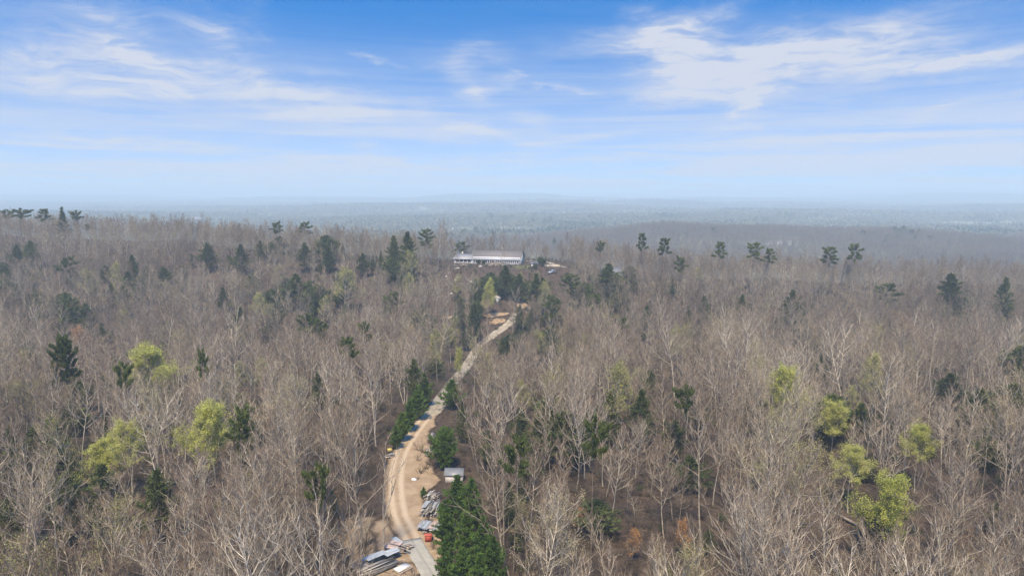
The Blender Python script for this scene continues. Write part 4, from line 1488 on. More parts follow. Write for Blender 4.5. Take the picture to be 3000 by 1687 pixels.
# low tan wall and capped posts at the yard's edge
wx0, wy0, _, wd0 = at(1596, 782)
wall = thing('low_wall', (wx0, wy0 + 2, float(ground_z(wx0, wy0 + 2))), 'low tan masonry wall at the edge of the yard, right of the truck', 'wall', rz=rad(-8))
b = MB()
b.box((0, 0, -1.2), (8.5, .35, 1.1))
b.build('masonry', 'tan_masonry', wall)
b = MB()
b.box((-.04, -.04, 1.103), (8.54, .39, 1.19))
b.build('coping', 'pale_board', wall)
for (u, v, lab) in [(1597, 778, 'white-capped post by the shrub at the yard edge, left of the tan wall'), (1612, 781, 'white-capped post standing before the middle of the tan wall')]:
    x, y, z, d = at(u, v)
    p = thing('gate_post', (x, y + 1, float(ground_z(x, y + 1))), lab, 'post', 'white-capped posts in the yard')
    b = MB()
    b.box((-.28, -.28, -.5), (.28, .28, 1.5))
    b.build('pillar', 'tan_masonry', p)
    b = MB()
    b.add([(-.36, -.36, 1.503), (.36, -.36, 1.503), (.36, .36, 1.503), (-.36, .36, 1.503), (0, 0, 2.05)], [(3, 2, 1, 0), (0, 1, 4), (1, 2, 4), (2, 3, 4), (3, 0, 4)])
    b.build('cap', 'paint_white', p)
x, y, z, d = at(1559, 781)
bn = thing('white_bin', (x, y, float(ground_z(x, y))), 'small white box bin standing in front of the pickup truck', 'bin')
b = MB()
b.box((-.55, -.45, 0), (.55, .45, 1.05))
b.build('body', 'paint_white', bn)
b = MB()
b.box((-.6, -.5, 1.053), (.6, .5, 1.13))
b.build('lid', 'pale_board', bn)
x, y, z, d = at(1588, 781)
o = thing('shrub', (x, y + 3, float(ground_z(x, y + 3))), 'bright green rounded shrub behind the pickup truck', 'shrub')
link('foliage', shrub_mesh(901, 5.0, 34, 12, 6, ls=.22, wd=.7), o)
x, y, z, d = at(1568, 789)
o = thing('shrub', (x, y, float(ground_z(x, y))), 'dark low shrub below the pickup truck', 'shrub')
link('foliage', shrub_mesh(902, 2.6, 26, 10, 4, ls=.15, wd=.9), o)
# flag on a pole behind the roof
fx, fy = on_house(24.5, 17)
fl = thing('flagpole', (fx, fy, float(ground_z(fx, fy))), 'thin flagpole with small dark flag behind the house roof', 'flagpole')
b = MB()
b.tube([(0, 0, 0), (0, 0, 5), (0, 0, 10.2)], [.07, .06, .04], 6, True)
b.build('pole', 'rim', fl)
b = MB()
b.add([(0.05, 0, 10), (.5, .12, 9.7), (.9, -.05, 9.0), (.85, 0, 8.0), (.4, .1, 8.2), (.05, 0, 8.8)], [(0, 1, 2, 3, 4, 5)])
b.add([(0.05, .02, 10), (.5, .14, 9.7), (.9, -.03, 9.0), (.85, .02, 8.0), (.4, .12, 8.2), (.05, .02, 8.8)], [(5, 4, 3, 2, 1, 0)])
b.build('flag', 'black_fabric', fl)


# ------------------------------------------------------------------ small buildings
def gable_shed(name, x, y, rz, L, D, hw, hr, wall_m, roof_m, label, over=.25, door=None):
    o = thing(name, (x, y, float(ground_z(x, y))), label, 'shed' if 'shed' in name else 'house', rz=rz)
    b = MB()
    b.prism([(-D / 2, -.8), (D / 2, -.8), (D / 2, hw), (0, hr - .1), (-D / 2, hw)], (-L / 2, L / 2), axis=0)
    b.build('wall', wall_m, o)
    b = MB()
    a, c = L / 2 + over, D / 2 + over
    e = hw - over * (hr - hw) / (D / 2)
    slab(b, (-a, -c, e), (a, -c, e), (a, 0, hr + .04), (-a, 0, hr + .04), .1)
    slab(b, (-a, .005, hr + .04), (a, .005, hr + .04), (a, c, e), (-a, c, e), .1)
    b.build('roof', roof_m, o)
    if door:
        (side, p, w_, h_) = door
        b = MB()
        if side == 'front':
            b.box((p, -D / 2 - .04, 0), (p + w_, -D / 2 - .004, h_))
        else:
            b.box((-L / 2 - .04, p, 0), (-L / 2 - .004, p + w_, h_))
        b.build('door', 'glass', o)
    return o


x, y, z, d = at(1327, 1414)
gable_shed('white_shed', x + .2, y + 1.2, rad(-3), 3.1, 2.1, 1.5, 2.25, 'raw_white', 'metal_roof', 'small white shed with grey roof at the dirt clearing', .2, ('left', -.6, 1.0, 1.9))
CLEAR.append((1292, 1352, 1365, 1415, d, 1.0))
x, y, z, d = at(1455, 888)
gable_shed('little_shed', x, y + 1.5, rad(70), 3.8, 3.0, 1.9, 2.9, 'grey_siding', 'pale_board', 'little weathered shed with dark doorway below the house', .25, ('left', -.6, 1.3, 2.0))
CLEAR.append((1440, 1475, 868, 892, d, 1.0))
x, y, z, d = at(1795, 786, 4.5)
gable_shed('grey_house', x, y + 3, rad(6), 11, 7, 2.4, 4.2, 'grey_siding', 'metal_roof', 'house with grey metal roof half hidden by trees, right of the yard', .5, ('front', -1, 1.0, 2.0))
CLEAR.append((1760, 1825, 768, 782, d, .8))

# ------------------------------------------------------------------ salvaged lumber, roofing and other heaps
def board(parent, name, mat, L, w_, t, loc, rot, data={}):
    key = (mat, round(L, 1), round(w_, 2), t)
    if key not in data:
        b = MB()
        b.box((-L / 2, -w_ / 2, 0), (L / 2, w_ / 2, t))
        data[key] = b.mesh(name, mat)
    o = link(name, data[key], parent)
    o.location = loc
    o.rotation_euler = rot
    return o


def tin(parent, mat, L, w_, loc, rot, data={}):
    """A corrugated roofing sheet."""
    key = (mat, L, w_)
    if key not in data:
        b = MB()
        n = int(w_ / .06)
        V, F = [], []
        for x_ in (-L / 2, 0, L / 2):
            for i in range(n + 1):
                V.append((x_, -w_ / 2 + w_ * i / n, .035 * math.sin(i * math.pi / 2) + (.05 if x_ == 0 else 0)))
        for r in range(2):
            for i in range(n):
                F.append((r * (n + 1) + i, (r + 1) * (n + 1) + i, (r + 1) * (n + 1) + i + 1, r * (n + 1) + i + 1))
        b.add(V, F)
        data[key] = b.mesh('metal_sheet', mat)
    o = link('metal_sheet', data[key], parent)
    o.location = loc
    o.rotation_euler = rot
    return o


def lumber_pile(u, v, label, L, W, H, rz, n, mats, seed, jitter=.12, tins=0, tin_mats=('grey_tin', 'blue_tin'), cat='lumber pile', name='lumber_pile'):
    rg = np.random.default_rng(seed)
    x, y, z, d = at(u, v)
    o = thing(name, (x, y, float(ground_z(x, y)) + .05), label, cat, rz=rz)
    for i in range(n):
        k = i / n
        zz = H * k * (.6 + .4 * rg.random())
        wd = W * (1 - .35 * k)
        board(o, 'plank', mats[int(rg.integers(0, len(mats)))], float(rg.choice([.6, .8, 1.0])) * L, float(rg.choice([.14, .2, .28])), float(rg.choice([.04, .05, .1])),
              (rg.normal(0, L * .08), rg.uniform(-wd / 2, wd / 2), zz), (rg.normal(0, jitter), rg.normal(0, jitter * .45), rg.normal(0, jitter)))
    for i in range(tins):
        tin(o, tin_mats[i % len(tin_mats)], round(L * .55, 1), .9, (rg.normal(0, L * .18), rg.uniform(-W / 2, W / 2) * .8, H * .8 + .07 * i), (rg.normal(0, .10), rg.normal(0, .06), rg.normal(0, jitter * 1.2)))
    FOOT.append((x, y, 3))
    return o


RAW = ('grey_board', 'pale_board', 'grey_board', 'raw_board', 'dark_board')
lumber_pile(1108, 1672, 'long stack of dark weathered boards under blue tin, bottom left of concrete road', 5.4, 2.8, .8, rad(42), 46, ('dark_board', 'grey_board', 'grey_board', 'pale_board'), 21, .05)
x, y, z, d = at(1100, 1656)
ts = thing('tin_stack', (x, y, float(ground_z(x, y)) + 1.05), 'pale blue metal roofing sheets laid on the dark board stack', 'metal sheets', rz=rad(42))
for i, (dx, dy, L_, rr) in enumerate([(0, .6, 3.6, 0), (.3, .1, 3.2, .02), (2.3, -.7, 2.2, .05), (2.5, -.2, 2.0, -.04)]):
    tin(ts, 'blue_tin', L_, .9, (dx, dy, .06 * i), (0, 0, rr))
lumber_pile(1166, 1614, 'jumbled heap of pinkish and grey boards beside the concrete road', 3.6, 3.2, 1.1, rad(-25), 44, ('raw_board', 'grey_board', 'pale_board', 'raw_board'), 22, .2, 3, ('rust_tin', 'blue_tin'))
lumber_pile(1063, 1663, 'small heap of boards with round grey lid, left of the dark stack', 2.6, 1.6, .5, rad(10), 14, ('raw_board', 'grey_board', 'rust_tin'), 23, .15, 1, ('grey_tin',))
# pallet with white board
x, y, z, d = at(1180, 1672)
pa = thing('pallet', (x, y, float(ground_z(x, y)) + .12), 'wooden pallet carrying a white board, beside the concrete road at bottom', 'pallet', rz=rad(52))
for i in range(3):
    board(pa, 'runner', 'grey_board', 2.4, .1, .1, (0, -.75 + i * .75, 0), (0, 0, 0))
for i in range(7):
    board(pa, 'slat', 'raw_board', 1.7, .2, .04, (-1.05 + i * .35, 0, .105), (0, 0, math.pi / 2))
x2, y2 = x + math.cos(rad(52)) * .1 - math.sin(rad(52)) * .25, y + math.sin(rad(52)) * .1 + math.cos(rad(52)) * .25
wb = tag(board(None, 'white_board', 'paint_white', 2.2, 1.2, .05, (x2, y2, float(ground_z(x, y)) + .28), (0, .03, rad(52))), 'white flat board lying on the pallet beside the concrete road', 'board')
# heaps right of the dirt road
lumber_pile(1268, 1462, 'untidy grey board heap at the far end of the roadside stacks', 2.8, 2.4, 1.0, rad(70), 34, ('grey_board', 'pale_board', 'raw_board'), 24, .3, 0)
lumber_pile(1262, 1500, 'weathered grey board stack with ragged ends, middle of the roadside stacks', 4.2, 3.2, 1.3, rad(80), 60, ('grey_board', 'grey_board', 'pale_board', 'dark_board'), 25, .14, 3, ('grey_tin', 'grey_tin'))
o = lumber_pile(1264, 1552, 'tilted corrugated metal sheets on boards, nearest of the roadside stacks', 3.4, 3.0, .7, rad(75), 14, ('grey_board', 'dark_board'), 26, .1, 0)
for i in range(6):
    tin(o, ('grey_tin', 'grey_tin', 'rust_tin', 'grey_tin', 'blue_tin', 'grey_tin')[i], 3.2, .9, (random.uniform(-.2, .2), -1.5 + i * .62, .8 + .07 * (i % 3) - .05 * i), (rad(-4), rad(6), random.uniform(-.1, .1)))
x, y, z, d = at(1269, 1566)
tag(board(None, 'white_board', 'paint_white', 1.4, .75, .05, (x, y, float(ground_z(x, y)) + .75), (0, .1, rad(72))), 'white panel lying on the corrugated sheets behind the red box', 'board')
lumber_pile(1263, 1332, 'pale board pile half hidden behind the bushy evergreen by the road', 3.6, 1.6, 1.0, rad(80), 30, ('grey_board', 'pale_board', 'raw_board'), 27, .2, 1)
lumber_pile(1268, 1285, 'far pale board pile above the bushy evergreen by the road', 3.0, 1.4, .8, rad(75), 24, ('pale_board', 'grey_board'), 28, .2)
lumber_pile(1141, 1340, 'small heap of junk boards left of the dirt road', 2.2, 1.6, .7, rad(60), 22, ('grey_board', 'raw_board', 'dark_board'), 29, .35)
x, y, z, d = at(1142, 1330)
yb = thing('yellow_crate', (x, y, float(ground_z(x, y)) + .65), 'yellow plastic crate on top of the junk heap left of road', 'crate', rz=.4, scale=(.7, .7, .7))
b = MB()
for (lo, hi) in [((-.6, -.45, 0), (.6, .45, .06)), ((-.6, -.45, .063), (-.54, .45, .5)), ((.54, -.45, .063), (.6, .45, .5)), ((-.537, -.45, .063), (.537, -.39, .5)), ((-.537, .39, .063), (.537, .45, .5))]:
    b.box(lo, hi)
b.build('shell', 'yellow_plastic', yb)
b = MB()
b.box((-.64, -.49, .503), (.64, .49, .56))
b.build('lid', 'yellow_plastic', yb)
x, y, z, d = at(1255, 1583)
rb = thing('red_box', (x, y, float(ground_z(x, y))), 'red metal tool box standing at the end of the concrete road', 'box', rz=rad(8))
b = MB()
b.box((-.5, -.55, .05), (.5, .55, .95))
b.build('body', 'red_paint', rb)
b = MB()
b.prism([(-.53, .953), (.53, .953), (.53, 1.02), (-.53, 1.12)], (-.58, .58), axis=0)
b.build('lid', 'red_paint_pale', rb)
x, y, z, d = at(1213, 1408)


def rock_mesh(seed, s=1.0, flat=.7, mat='stone'):
    import bmesh
    rg = np.random.default_rng(seed)
    bm = bmesh.new()
    bmesh.ops.create_icosphere(bm, subdivisions=2, radius=s)
    ph = rg.uniform(0, 6, 6)
    for v in bm.verts:
        c = v.co.normalized()
        k = 1 + .22 * math.sin(3 * c.x + ph[0]) * math.sin(2.5 * c.y + ph[1]) + .16 * math.sin(5 * c.z + ph[2]) + rg.normal(0, .05)
        v.co = Vector((v.co.x * k * 1.15, v.co.y * k, v.co.z * k * flat))
    me = bpy.data.meshes.new('boulder')
    bm.to_mesh(me)
    bm.free()
    me.materials.append(MATS[mat])
    return me


bag = link('white_bag', rock_mesh(4, .42, .6, 'paint_white'))
bag.location = (x, y, float(ground_z(x, y)) + .2)
tag(bag, 'crumpled white bag lying on the dirt clearing', 'bag')
for i, (u, v, s, lab) in enumerate([
        (1342, 816, 1.2, 'pale boulder on the cleared slope, largest one below the house left wing'),
        (1336, 823, .8, 'pale boulder just below the largest one on the cleared slope'),
        (1379, 826, .6, 'small white boulder on the cleared slope right of the largest'),
        (1350, 833, .55, 'small pale boulder on the cleared slope below the larger ones'),
        (1322, 862, .6, 'whitish boulder low on the cleared slope, left of bright tree'),
        (1407, 782, .9, 'tan boulder just under the front of the long house'),
        (1340, 788, .9, 'grey boulder near the top of the slope under left wing'),
        (1306, 812, .55, 'lone grey boulder at the left side of the cleared slope')]):
    x, y, z, d = at(u, v)
    r = link('boulder', rock_mesh(40 + i, s, .75))
    r.location = (x, y, float(ground_z(x, y)) + s * .25)
    tag(r, lab, 'boulder', 'boulders on the cleared slope')

# fallen trunks
for (u0, v0, u1, v1, rr, lab) in [
        (2345, 1222, 2400, 1268, .22, 'dark fallen trunk left of the sparse yellow-green tree, upper one'),
        (2360, 1212, 2415, 1250, .18, 'dark fallen trunk crossing just above another near the sparse tree'),
        (2420, 1500, 2590, 1592, .26, 'long fallen trunk lying across the slope below the largest yellow-green tree'),
        (2148, 1290, 2190, 1400, .2, 'pale broken trunk lying uphill in the right woods'),
        (2660, 1310, 2740, 1400, .2, 'fallen trunk in the lower right woods beside the twin-stemmed yellow-green tree'),
        (2640, 1066, 2760, 1130, .22, 'pale fallen trunk in the upper right woods'),
        (560, 1075, 640, 1060, .2, 'fallen trunk right of the brightest yellow-green tree'),
        (1555, 1052, 1620, 1060, .2, 'pale log lying right of the gravel road')]:
    a, c = at(u0, v0), at(u1, v1)
    P = []
    for t in np.linspace(0, 1, 6):
        xx, yy = a[0] + (c[0] - a[0]) * t, a[1] + (c[1] - a[1]) * t
        P.append((xx, yy, float(ground_z(xx, yy)) + .35 + .5 * t * (1 - t)))
    lg = thing('fallen_log', tuple(P[0]), lab, 'log', 'fallen trunks on the forest floor')
    P = np.array(P) - P[0]
    b = MB()
    b.tube(P, np.linspace(rr * 1.2, rr * .6, 6), 7, True)
    b.build('stem', 'bark' if 'pale' in lab else 'log', lg)
    b = MB()
    rg = np.random.default_rng(int(u0))
    for i in range(7):
        LP, _ = limb_path(rg, P[3 + i % 3], unit(rg.normal(0, 1, 3) + [0, 0, .8]), rg.uniform(1, 2.6), 3, 0, .15)
        b.tube(LP, [.07, .05, .03, .012], 4)
    b.build('branches', 'bark' if 'pale' in lab else 'log', lg)

# ------------------------------------------------------------------ bare hardwoods
ROADS = [(ROAD_LOW, 4.0), (ROAD_DIRT, 6.0), (ROAD_GRAVEL, 3.6), (ROAD_TOP, 2.3)]
RP = np.concatenate([np.c_[p, np.full(len(p), r)] for p, r in ROADS])
shed_c = at(1310, 1405)
pile_c = [at(u, v) for (u, v) in [(1262, 1500), (1132, 1660), (1166, 1614), (1085, 1560), (1265, 1310), (1280, 1440)]]
for (pts, ch) in ((ROAD_LOW, 1.0), (ROAD_DIRT, 1.0), (ROAD_GRAVEL[:20], .85), (ROAD_GRAVEL[20:], .6)):
    for p in pts[::2]:
        u, v = to_pix(p[0], p[1], float(ground_z(*p)))
        d = math.hypot(p[0], p[1])
        CLEAR.append((u - 3200 / d, u + 3200 / d, v - 15, v + 12, d, ch))
for (u0, u1, v0, v1, ch) in [(1220, 1300, 1430, 1600, 1.0), (1040, 1200, 1590, 1687, 1.0), (1060, 1130, 1480, 1600, .7), (1125, 1165, 1310, 1360, 1.0), (1420, 1505, 912, 962, .85), (1120, 1300, 1380, 1440, 1.0),
                             (1500, 1645, 755, 802, .85), (1330, 1520, 775, 800, .9), (1290, 1420, 800, 860, .6)]:
    d = at((u0 + u1) / 2, v1)[3]
    CLEAR.append((u0, u1, v0, v1, d, ch))
CL = np.array(CLEAR)


def free_of(x, y, h, cw, rnd):
    """Whether a bare tree may stand here: off the roads and yard, and not before what the photograph shows unhidden."""
    if np.any((RP[:, 0] - x) ** 2 + (RP[:, 1] - y) ** 2 < RP[:, 2] ** 2):
        return False
    for (fx, fy, r) in FOOT:
        if (fx - x) ** 2 + (fy - y) ** 2 < r * r:
            return False
    if math.hypot(x - shed_c[0], y - shed_c[1]) < 5:
        return False
    lx, ly = x - hx0, y - hy0
    c, s = math.cos(HOUSE_RZ), math.sin(HOUSE_RZ)
    hx, hy = c * lx + s * ly, -s * lx + c * ly
    if -4 < hx < LW + LM + 26 and -12 < hy < DEP + 4:
        return False
    z = float(ground_z(x, y))
    d = math.hypot(x, y)
    ub, vb = to_pix(x, y, z)
    ut, vt = to_pix(x, y, z + h)
    r = cw * FPX / d
    k = (CL[:, 4] > d + 1.0) & (CL[:, 0] < max(ub, ut) + r) & (CL[:, 1] > min(ub, ut) - r) & (CL[:, 2] < vb) & (CL[:, 3] > vt)
    if k.any() and rnd < CL[k, 5].max():
        return False
    return True


# smaller evergreens standing about in the woods
EVER = []
rge = np.random.default_rng(321)
for (u0, u1, v0, v1, n_, hm) in [(1340, 1660, 790, 1010, 44, 9), (1230, 1420, 880, 1080, 20, 9), (0, 700, 740, 1000, 40, 10), (700, 1250, 690, 900, 36, 11), (1500, 2000, 900, 1250, 14, 9), (2000, 3000, 850, 1200, 22, 10),
                                 (0, 500, 1000, 1400, 22, 8), (1650, 2200, 780, 900, 20, 9), (1330, 1620, 778, 850, 26, 5), (1300, 1560, 1150, 1450, 8, 8), (500, 1000, 900, 1250, 12, 9), (2000, 3000, 1250, 1560, 6, 6)]:
    for _ in range(n_):
        u, v = rge.uniform(u0, u1), rge.uniform(v0, v1)
        h = hm * rge.uniform(.55, 1.45)
        x, y, z, d = at(u, v, h)
        if not free_of(x, y, h, h * .16, .84):
            continue
        EVER.append((x, y, h, 10 + int(rge.integers(0, 2)) if rge.random() < .13 else int(rge.integers(0, 7))))
        w_ = h * .2 * FPX / d
        if rge.random() < .75:
            CLEAR.append((u - w_ * .6, u + w_ * .6, v, v + w_ * 2.0, d, .75))
CL = np.array(CLEAR)
BT = []     # every hardwood: x, y, h, variant, group of variants
rg = np.random.default_rng(99)


def scatter(y0, y1, step, margin, keep=1.0, tall=1.0):
    y = y0
    while y < y1:
        half = (y * 0.78 + margin)
        x = -half
        while x < half:
            px = x + rg.uniform(-.48, .48) * step
            py = y + rg.uniform(-.48, .48) * step
            x += step
            dens = keep * (0.92 + 0.3 * math.sin(px * .035 + 1) * math.sin(py * .045))
            if rg.random() > dens:
                continue
            small = rg.random() < .36
            if small:
                k = int(rg.integers(0, len(SAPLING)))
                h = SAPLING[k][2] * rg.uniform(.75, 1.15)
            else:
                k = int(rg.choice(len(BARE), p=[.11, .11, .09, .10, .09, .09, .07, .07, .07, .07, .07, .06]))
                h = BARE[k][2] * rg.uniform(.62, 1.12) * tall
            if py > 432 and px > -70:
                continue
            if not free_of(px, py, h, h * (.05 if small else .13), rg.random()):
                continue
            # thin out on the cleared slope before the house
            uu, vv = to_pix(px, py, float(ground_z(px, py)))
            if 1150 < uu < 1500 and 775 < vv < 880 and rg.random() < .35:
                continue
            BT.append((px, py, h, k, small))
        y += step * .92


scatter(46, 150, 4.1, 14, 1.0, .86)
scatter(150, 300, 4.9, 20, 1.0, .96)
scatter(300, 490, 5.5, 25, 1.0, .78)
# a few single ones the photograph shows clearly
ONE = []
for (var, u, v, h, lab, short) in [
        (DARKTREE, 1226, 578, 17, 'dark spreading bare tree behind the long house roof', 'dark'),
        (BARE[0], 1100, 575, 22, 'tall pale bare tree left of the house, left one of a pair', 'a'),
        (BARE[5], 1128, 560, 23, 'tall pale bare tree left of the house, right one of a pair', 'b'),
        (SNAG, 955, 1110, 17, 'pale many-stemmed snag at the left edge of the dirt road', 'c'),
        (BARE[3], 890, 1040, 22, 'broad pale bare tree left of the dirt road bend', 'd'),
        (BARE[0], 372, 668, 20, 'white-barked bare tree in the upper left woods', 'e'),
        (BARE[4], 1285, 1150, 17, 'crooked pale bare tree right of the white shed', 'f'),
        (BARE[1], 1560, 830, 20, 'pale bare tree with wide limbs right of the gravel road', 'g'),
        (SNAG, 2326, 600, 19, 'thin dead twin-stemmed snag above the far right woods', 'h'),
        (BARE[8], 165, 1068, 14, 'wide low bare tree in front of the large evergreen, lower left', 'i')]:
    x, y, z, d = at(u * K, v * K, h) if var is not DARKTREE else (0, 0, 0, 0)
    if var is DARKTREE:
        x, y = on_house(17.5, 24)
    o = put_tree('bare_tree', var, x, y, h, lab, 'tree', 'bare hardwood trees of the near woods')
    ONE.append(o)
# nearest, largest showing ones become objects
cand = []
for i, (x, y, h, k, small) in enumerate(BT):
    z = float(ground_z(x, y))
    ut, vt = to_pix(x, y, z + h)
    um, vm = to_pix(x, y, z + h * .75)
    if -20 < um < 3020 and vm < 1690:
        cand.append((h * (1.0 if not small else .6) / math.hypot(x, y), i))
cand.sort(reverse=True)
chosen = set(i for _, i in cand[:286])
# labels from the nearest landmark in the picture
marks = [(u, v, s) for (u, v, hw, d, s) in LAND if s] + [(1300, 1395, 'the white shed'), (1215, 1640, 'the concrete road'), (1170, 1480, 'the dirt road bend'), (1340, 1106, 'the gravel road'), (1425, 745, 'the long house')]
buckets = {}
for i in chosen:
    x, y, h, k, small = BT[i]
    z = float(ground_z(x, y))
    u, v = to_pix(x, y, z + h * .7)
    best = min(marks, key=lambda m: math.hypot(m[0] - u, (m[1] - v)))
    dx, dy = u - best[0], v - best[1]
    side = ('right of' if dx > 0 else 'left of') if abs(dx) > abs(dy) else ('below' if dy > 0 else 'above')
    word = 'thin young' if small else BARE[k][3]
    buckets.setdefault((word, side, best[2]), []).append((math.hypot(dx, dy), i))
ORD = ['nearest', 'second nearest', 'third nearest', 'fourth nearest', 'fifth nearest', 'sixth nearest', 'seventh nearest', 'eighth nearest', 'ninth nearest', 'tenth nearest']
label_of = {}
for (word, side, mk), L in buckets.items():
    L.sort()
    for r, (_, i) in enumerate(L):
        o_ = (ORD[min(r, 9)] + ' ') if len(L) > 1 else ''
        label_of[i] = f'{o_}{word} bare tree {side} {mk}'
eb = {}
for i, (x, y, h, k) in enumerate(EVER):
    u, v = to_pix(x, y, float(ground_z(x, y)) + h * .7)
    best = min(marks, key=lambda m: math.hypot(m[0] - u, (m[1] - v)))
    dx, dy = u - best[0], v - best[1]
    side = ('right of' if dx > 0 else 'left of') if abs(dx) > abs(dy) else ('below' if dy > 0 else 'above')
    eb.setdefault((side, best[2], k >= 10), []).append((math.hypot(dx, dy), i))
for (side, mk, _), L in eb.items():
    L.sort()
    for r, (_, i) in enumerate(L):
        x, y, h, k = EVER[i]
        o_ = (ORD[min(r, 9)] + ' ') if len(L) > 1 else ''
        pale = k >= 10
        var = PALE[k - 10] if pale else (CONE + OLIVE + [BUSHY[1], OLIVE[0], BUSHY[1]])[k]
        if pale:
            put_tree('budding_tree', var, x, y, h * 1.3, f'{o_}pale budding young tree {side} {mk}', 'tree', 'pale trees in bud')
        else:
            put_tree('small_evergreen', var, x, y, h, f'{o_}small evergreen {side} {mk}', 'evergreen tree', 'small evergreens in the understorey', wscale=h / var[2] * 1.15)
for i in sorted(chosen):
    x, y, h, k, small = BT[i]
    var = SAPLING[k] if small else BARE[k]
    o = put_tree('bare_tree', var, x, y, h, label_of[i], 'tree', 'bare hardwood trees of the near woods', rz=rg.uniform(0, 6.28))
    o.rotation_euler[0], o.rotation_euler[1] = rg.normal(0, .065), rg.normal(0, .065)

# ------------------------------------------------------------------ stuff: instanced masses
def instance_stuff(name, label, pts, variants, tilt=0.0):
    """pts: rows x, y, z, scale, width scale, rotation, variant index. variants: list of lists of meshes joined per instance."""
    coll = bpy.data.collections.new(name + '_kinds')
    for i, ms in enumerate(variants):
        if len(ms) == 1:
            me_ = ms[0]
        else:
            me_ = join_meshes(ms)
        o = bpy.data.objects.new('kind_%03d' % i, me_)
        coll.objects.link(o)
    pts = np.array(pts)
    me = bpy.data.meshes.new(name)
    me.vertices.add(len(pts))
    me.vertices.foreach_set('co', pts[:, :3].astype(np.float32).ravel())
    for nm, col in (('sz', 3), ('sw', 4), ('rz', 5)):
        point_attr(me, nm, pts[:, col])
    rgt = np.random.default_rng(len(pts))
    point_attr(me, 'tx', rgt.normal(0, tilt, len(pts)))          # few trees stand quite upright
    point_attr(me, 'ty', rgt.normal(0, tilt, len(pts)))
    a = me.attributes.new('kd', 'INT', 'POINT')
    a.data.foreach_set('value', pts[:, 6].astype(np.int32))
    me.update()
    ob = link(name, me)
    ng = bpy.data.node_groups.new(name, 'GeometryNodeTree')
    ng.interface.new_socket('Geometry', in_out='INPUT', socket_type='NodeSocketGeometry')
    ng.interface.new_socket('Geometry', in_out='OUTPUT', socket_type='NodeSocketGeometry')
    N, Lk = ng.nodes, ng.links
    gi, go = N.new('NodeGroupInput'), N.new('NodeGroupOutput')
    ci = N.new('GeometryNodeCollectionInfo')
    ci.inputs['Collection'].default_value = coll
    ci.inputs['Separate Children'].default_value = True
    ci.inputs['Reset Children'].default_value = True
    iop = N.new('GeometryNodeInstanceOnPoints')
    iop.inputs['Pick Instance'].default_value = True

    def attr(nm, typ):
        nd = N.new('GeometryNodeInputNamedAttribute')
        nd.data_type = typ
        nd.inputs['Name'].default_value = nm
        return nd.outputs[0]
    cs, cr_ = N.new('ShaderNodeCombineXYZ'), N.new('ShaderNodeCombineXYZ')
    sw = attr('sw', 'FLOAT')
    Lk.new(sw, cs.inputs[0])
    Lk.new(sw, cs.inputs[1])
    Lk.new(attr('sz', 'FLOAT'), cs.inputs[2])
    Lk.new(attr('tx', 'FLOAT'), cr_.inputs[0])
    Lk.new(attr('ty', 'FLOAT'), cr_.inputs[1])
    Lk.new(attr('rz', 'FLOAT'), cr_.inputs[2])
    Lk.new(gi.outputs[0], iop.inputs['Points'])
    Lk.new(ci.outputs[0], iop.inputs['Instance'])
    Lk.new(attr('kd', 'INT'), iop.inputs['Instance Index'])
    Lk.new(cr_.outputs[0], iop.inputs['Rotation'])
    Lk.new(cs.outputs[0], iop.inputs['Scale'])
    Lk.new(iop.outputs[0], go.inputs[0])
    md = ob.modifiers.new('scatter', 'NODES')
    md.node_group = ng
    return tag(ob, label, None, None, 'stuff')


def join_meshes(ms):
    V, LN, IX, MI, mats, n = [], [], [], [], [], 0
    for m in ms:
        v = np.zeros(len(m.vertices) * 3, np.float32)
        m.vertices.foreach_get('co', v)
        V.append(v.reshape(-1, 3))
        li = np.zeros(len(m.loops), np.int32)
        m.loops.foreach_get('vertex_index', li)
        lt = np.zeros(len(m.polygons), np.int32)
        pm = np.zeros(len(m.polygons), np.int32)
        m.polygons.foreach_get('loop_total', lt)
        m.polygons.foreach_get('material_index', pm)
        LN.append(lt)
        IX.append(li + n)
        MI.append(pm + len(mats))
        mats += list(m.materials)
        n += len(v) // 3
    me = bpy.data.meshes.new('joined')
    fill_raw(me, np.concatenate(V), np.concatenate(LN), np.concatenate(IX), np.concatenate(MI))
    for x in mats:
        me.materials.append(x)
    return me


VARS = [[v[0], v[1]] for v in BARE] + [[v[0], v[1]] for v in SAPLING] + [[v[0], v[1]] for v in BARE_FAR + RIDGE]
pts = []
for i, (x, y, h, k, small) in enumerate(BT):
    if i in chosen:
        continue
    H = (SAPLING if small else BARE)[k][2]
    s = h / H
    kk = k + (len(BARE) if small else 0)
    if y > 210 and not small:
        kk = len(BARE) + len(SAPLING) + k % len(BARE_FAR)
    pts.append((x, y, float(ground_z(x, y)), s, s, rg.uniform(0, 6.28), kk))
FIELDS = []
for (u, v, r) in [(1335, 679, 60), (1640, 634, 90), (2440, 669, 60), (2500, 673, 60), (2810, 662, 110), (2870, 661, 110), (2770, 673, 50), (2940, 687, 60), (2975, 655, 80), (575, 643, 120), (1520, 674, 40), (2495, 634, 70), (2295, 717, 22), (2187, 717, 10), (2258, 718, 8)]:
    x, y, z, d = at(u, v)
    FIELDS.append((x, y, r))
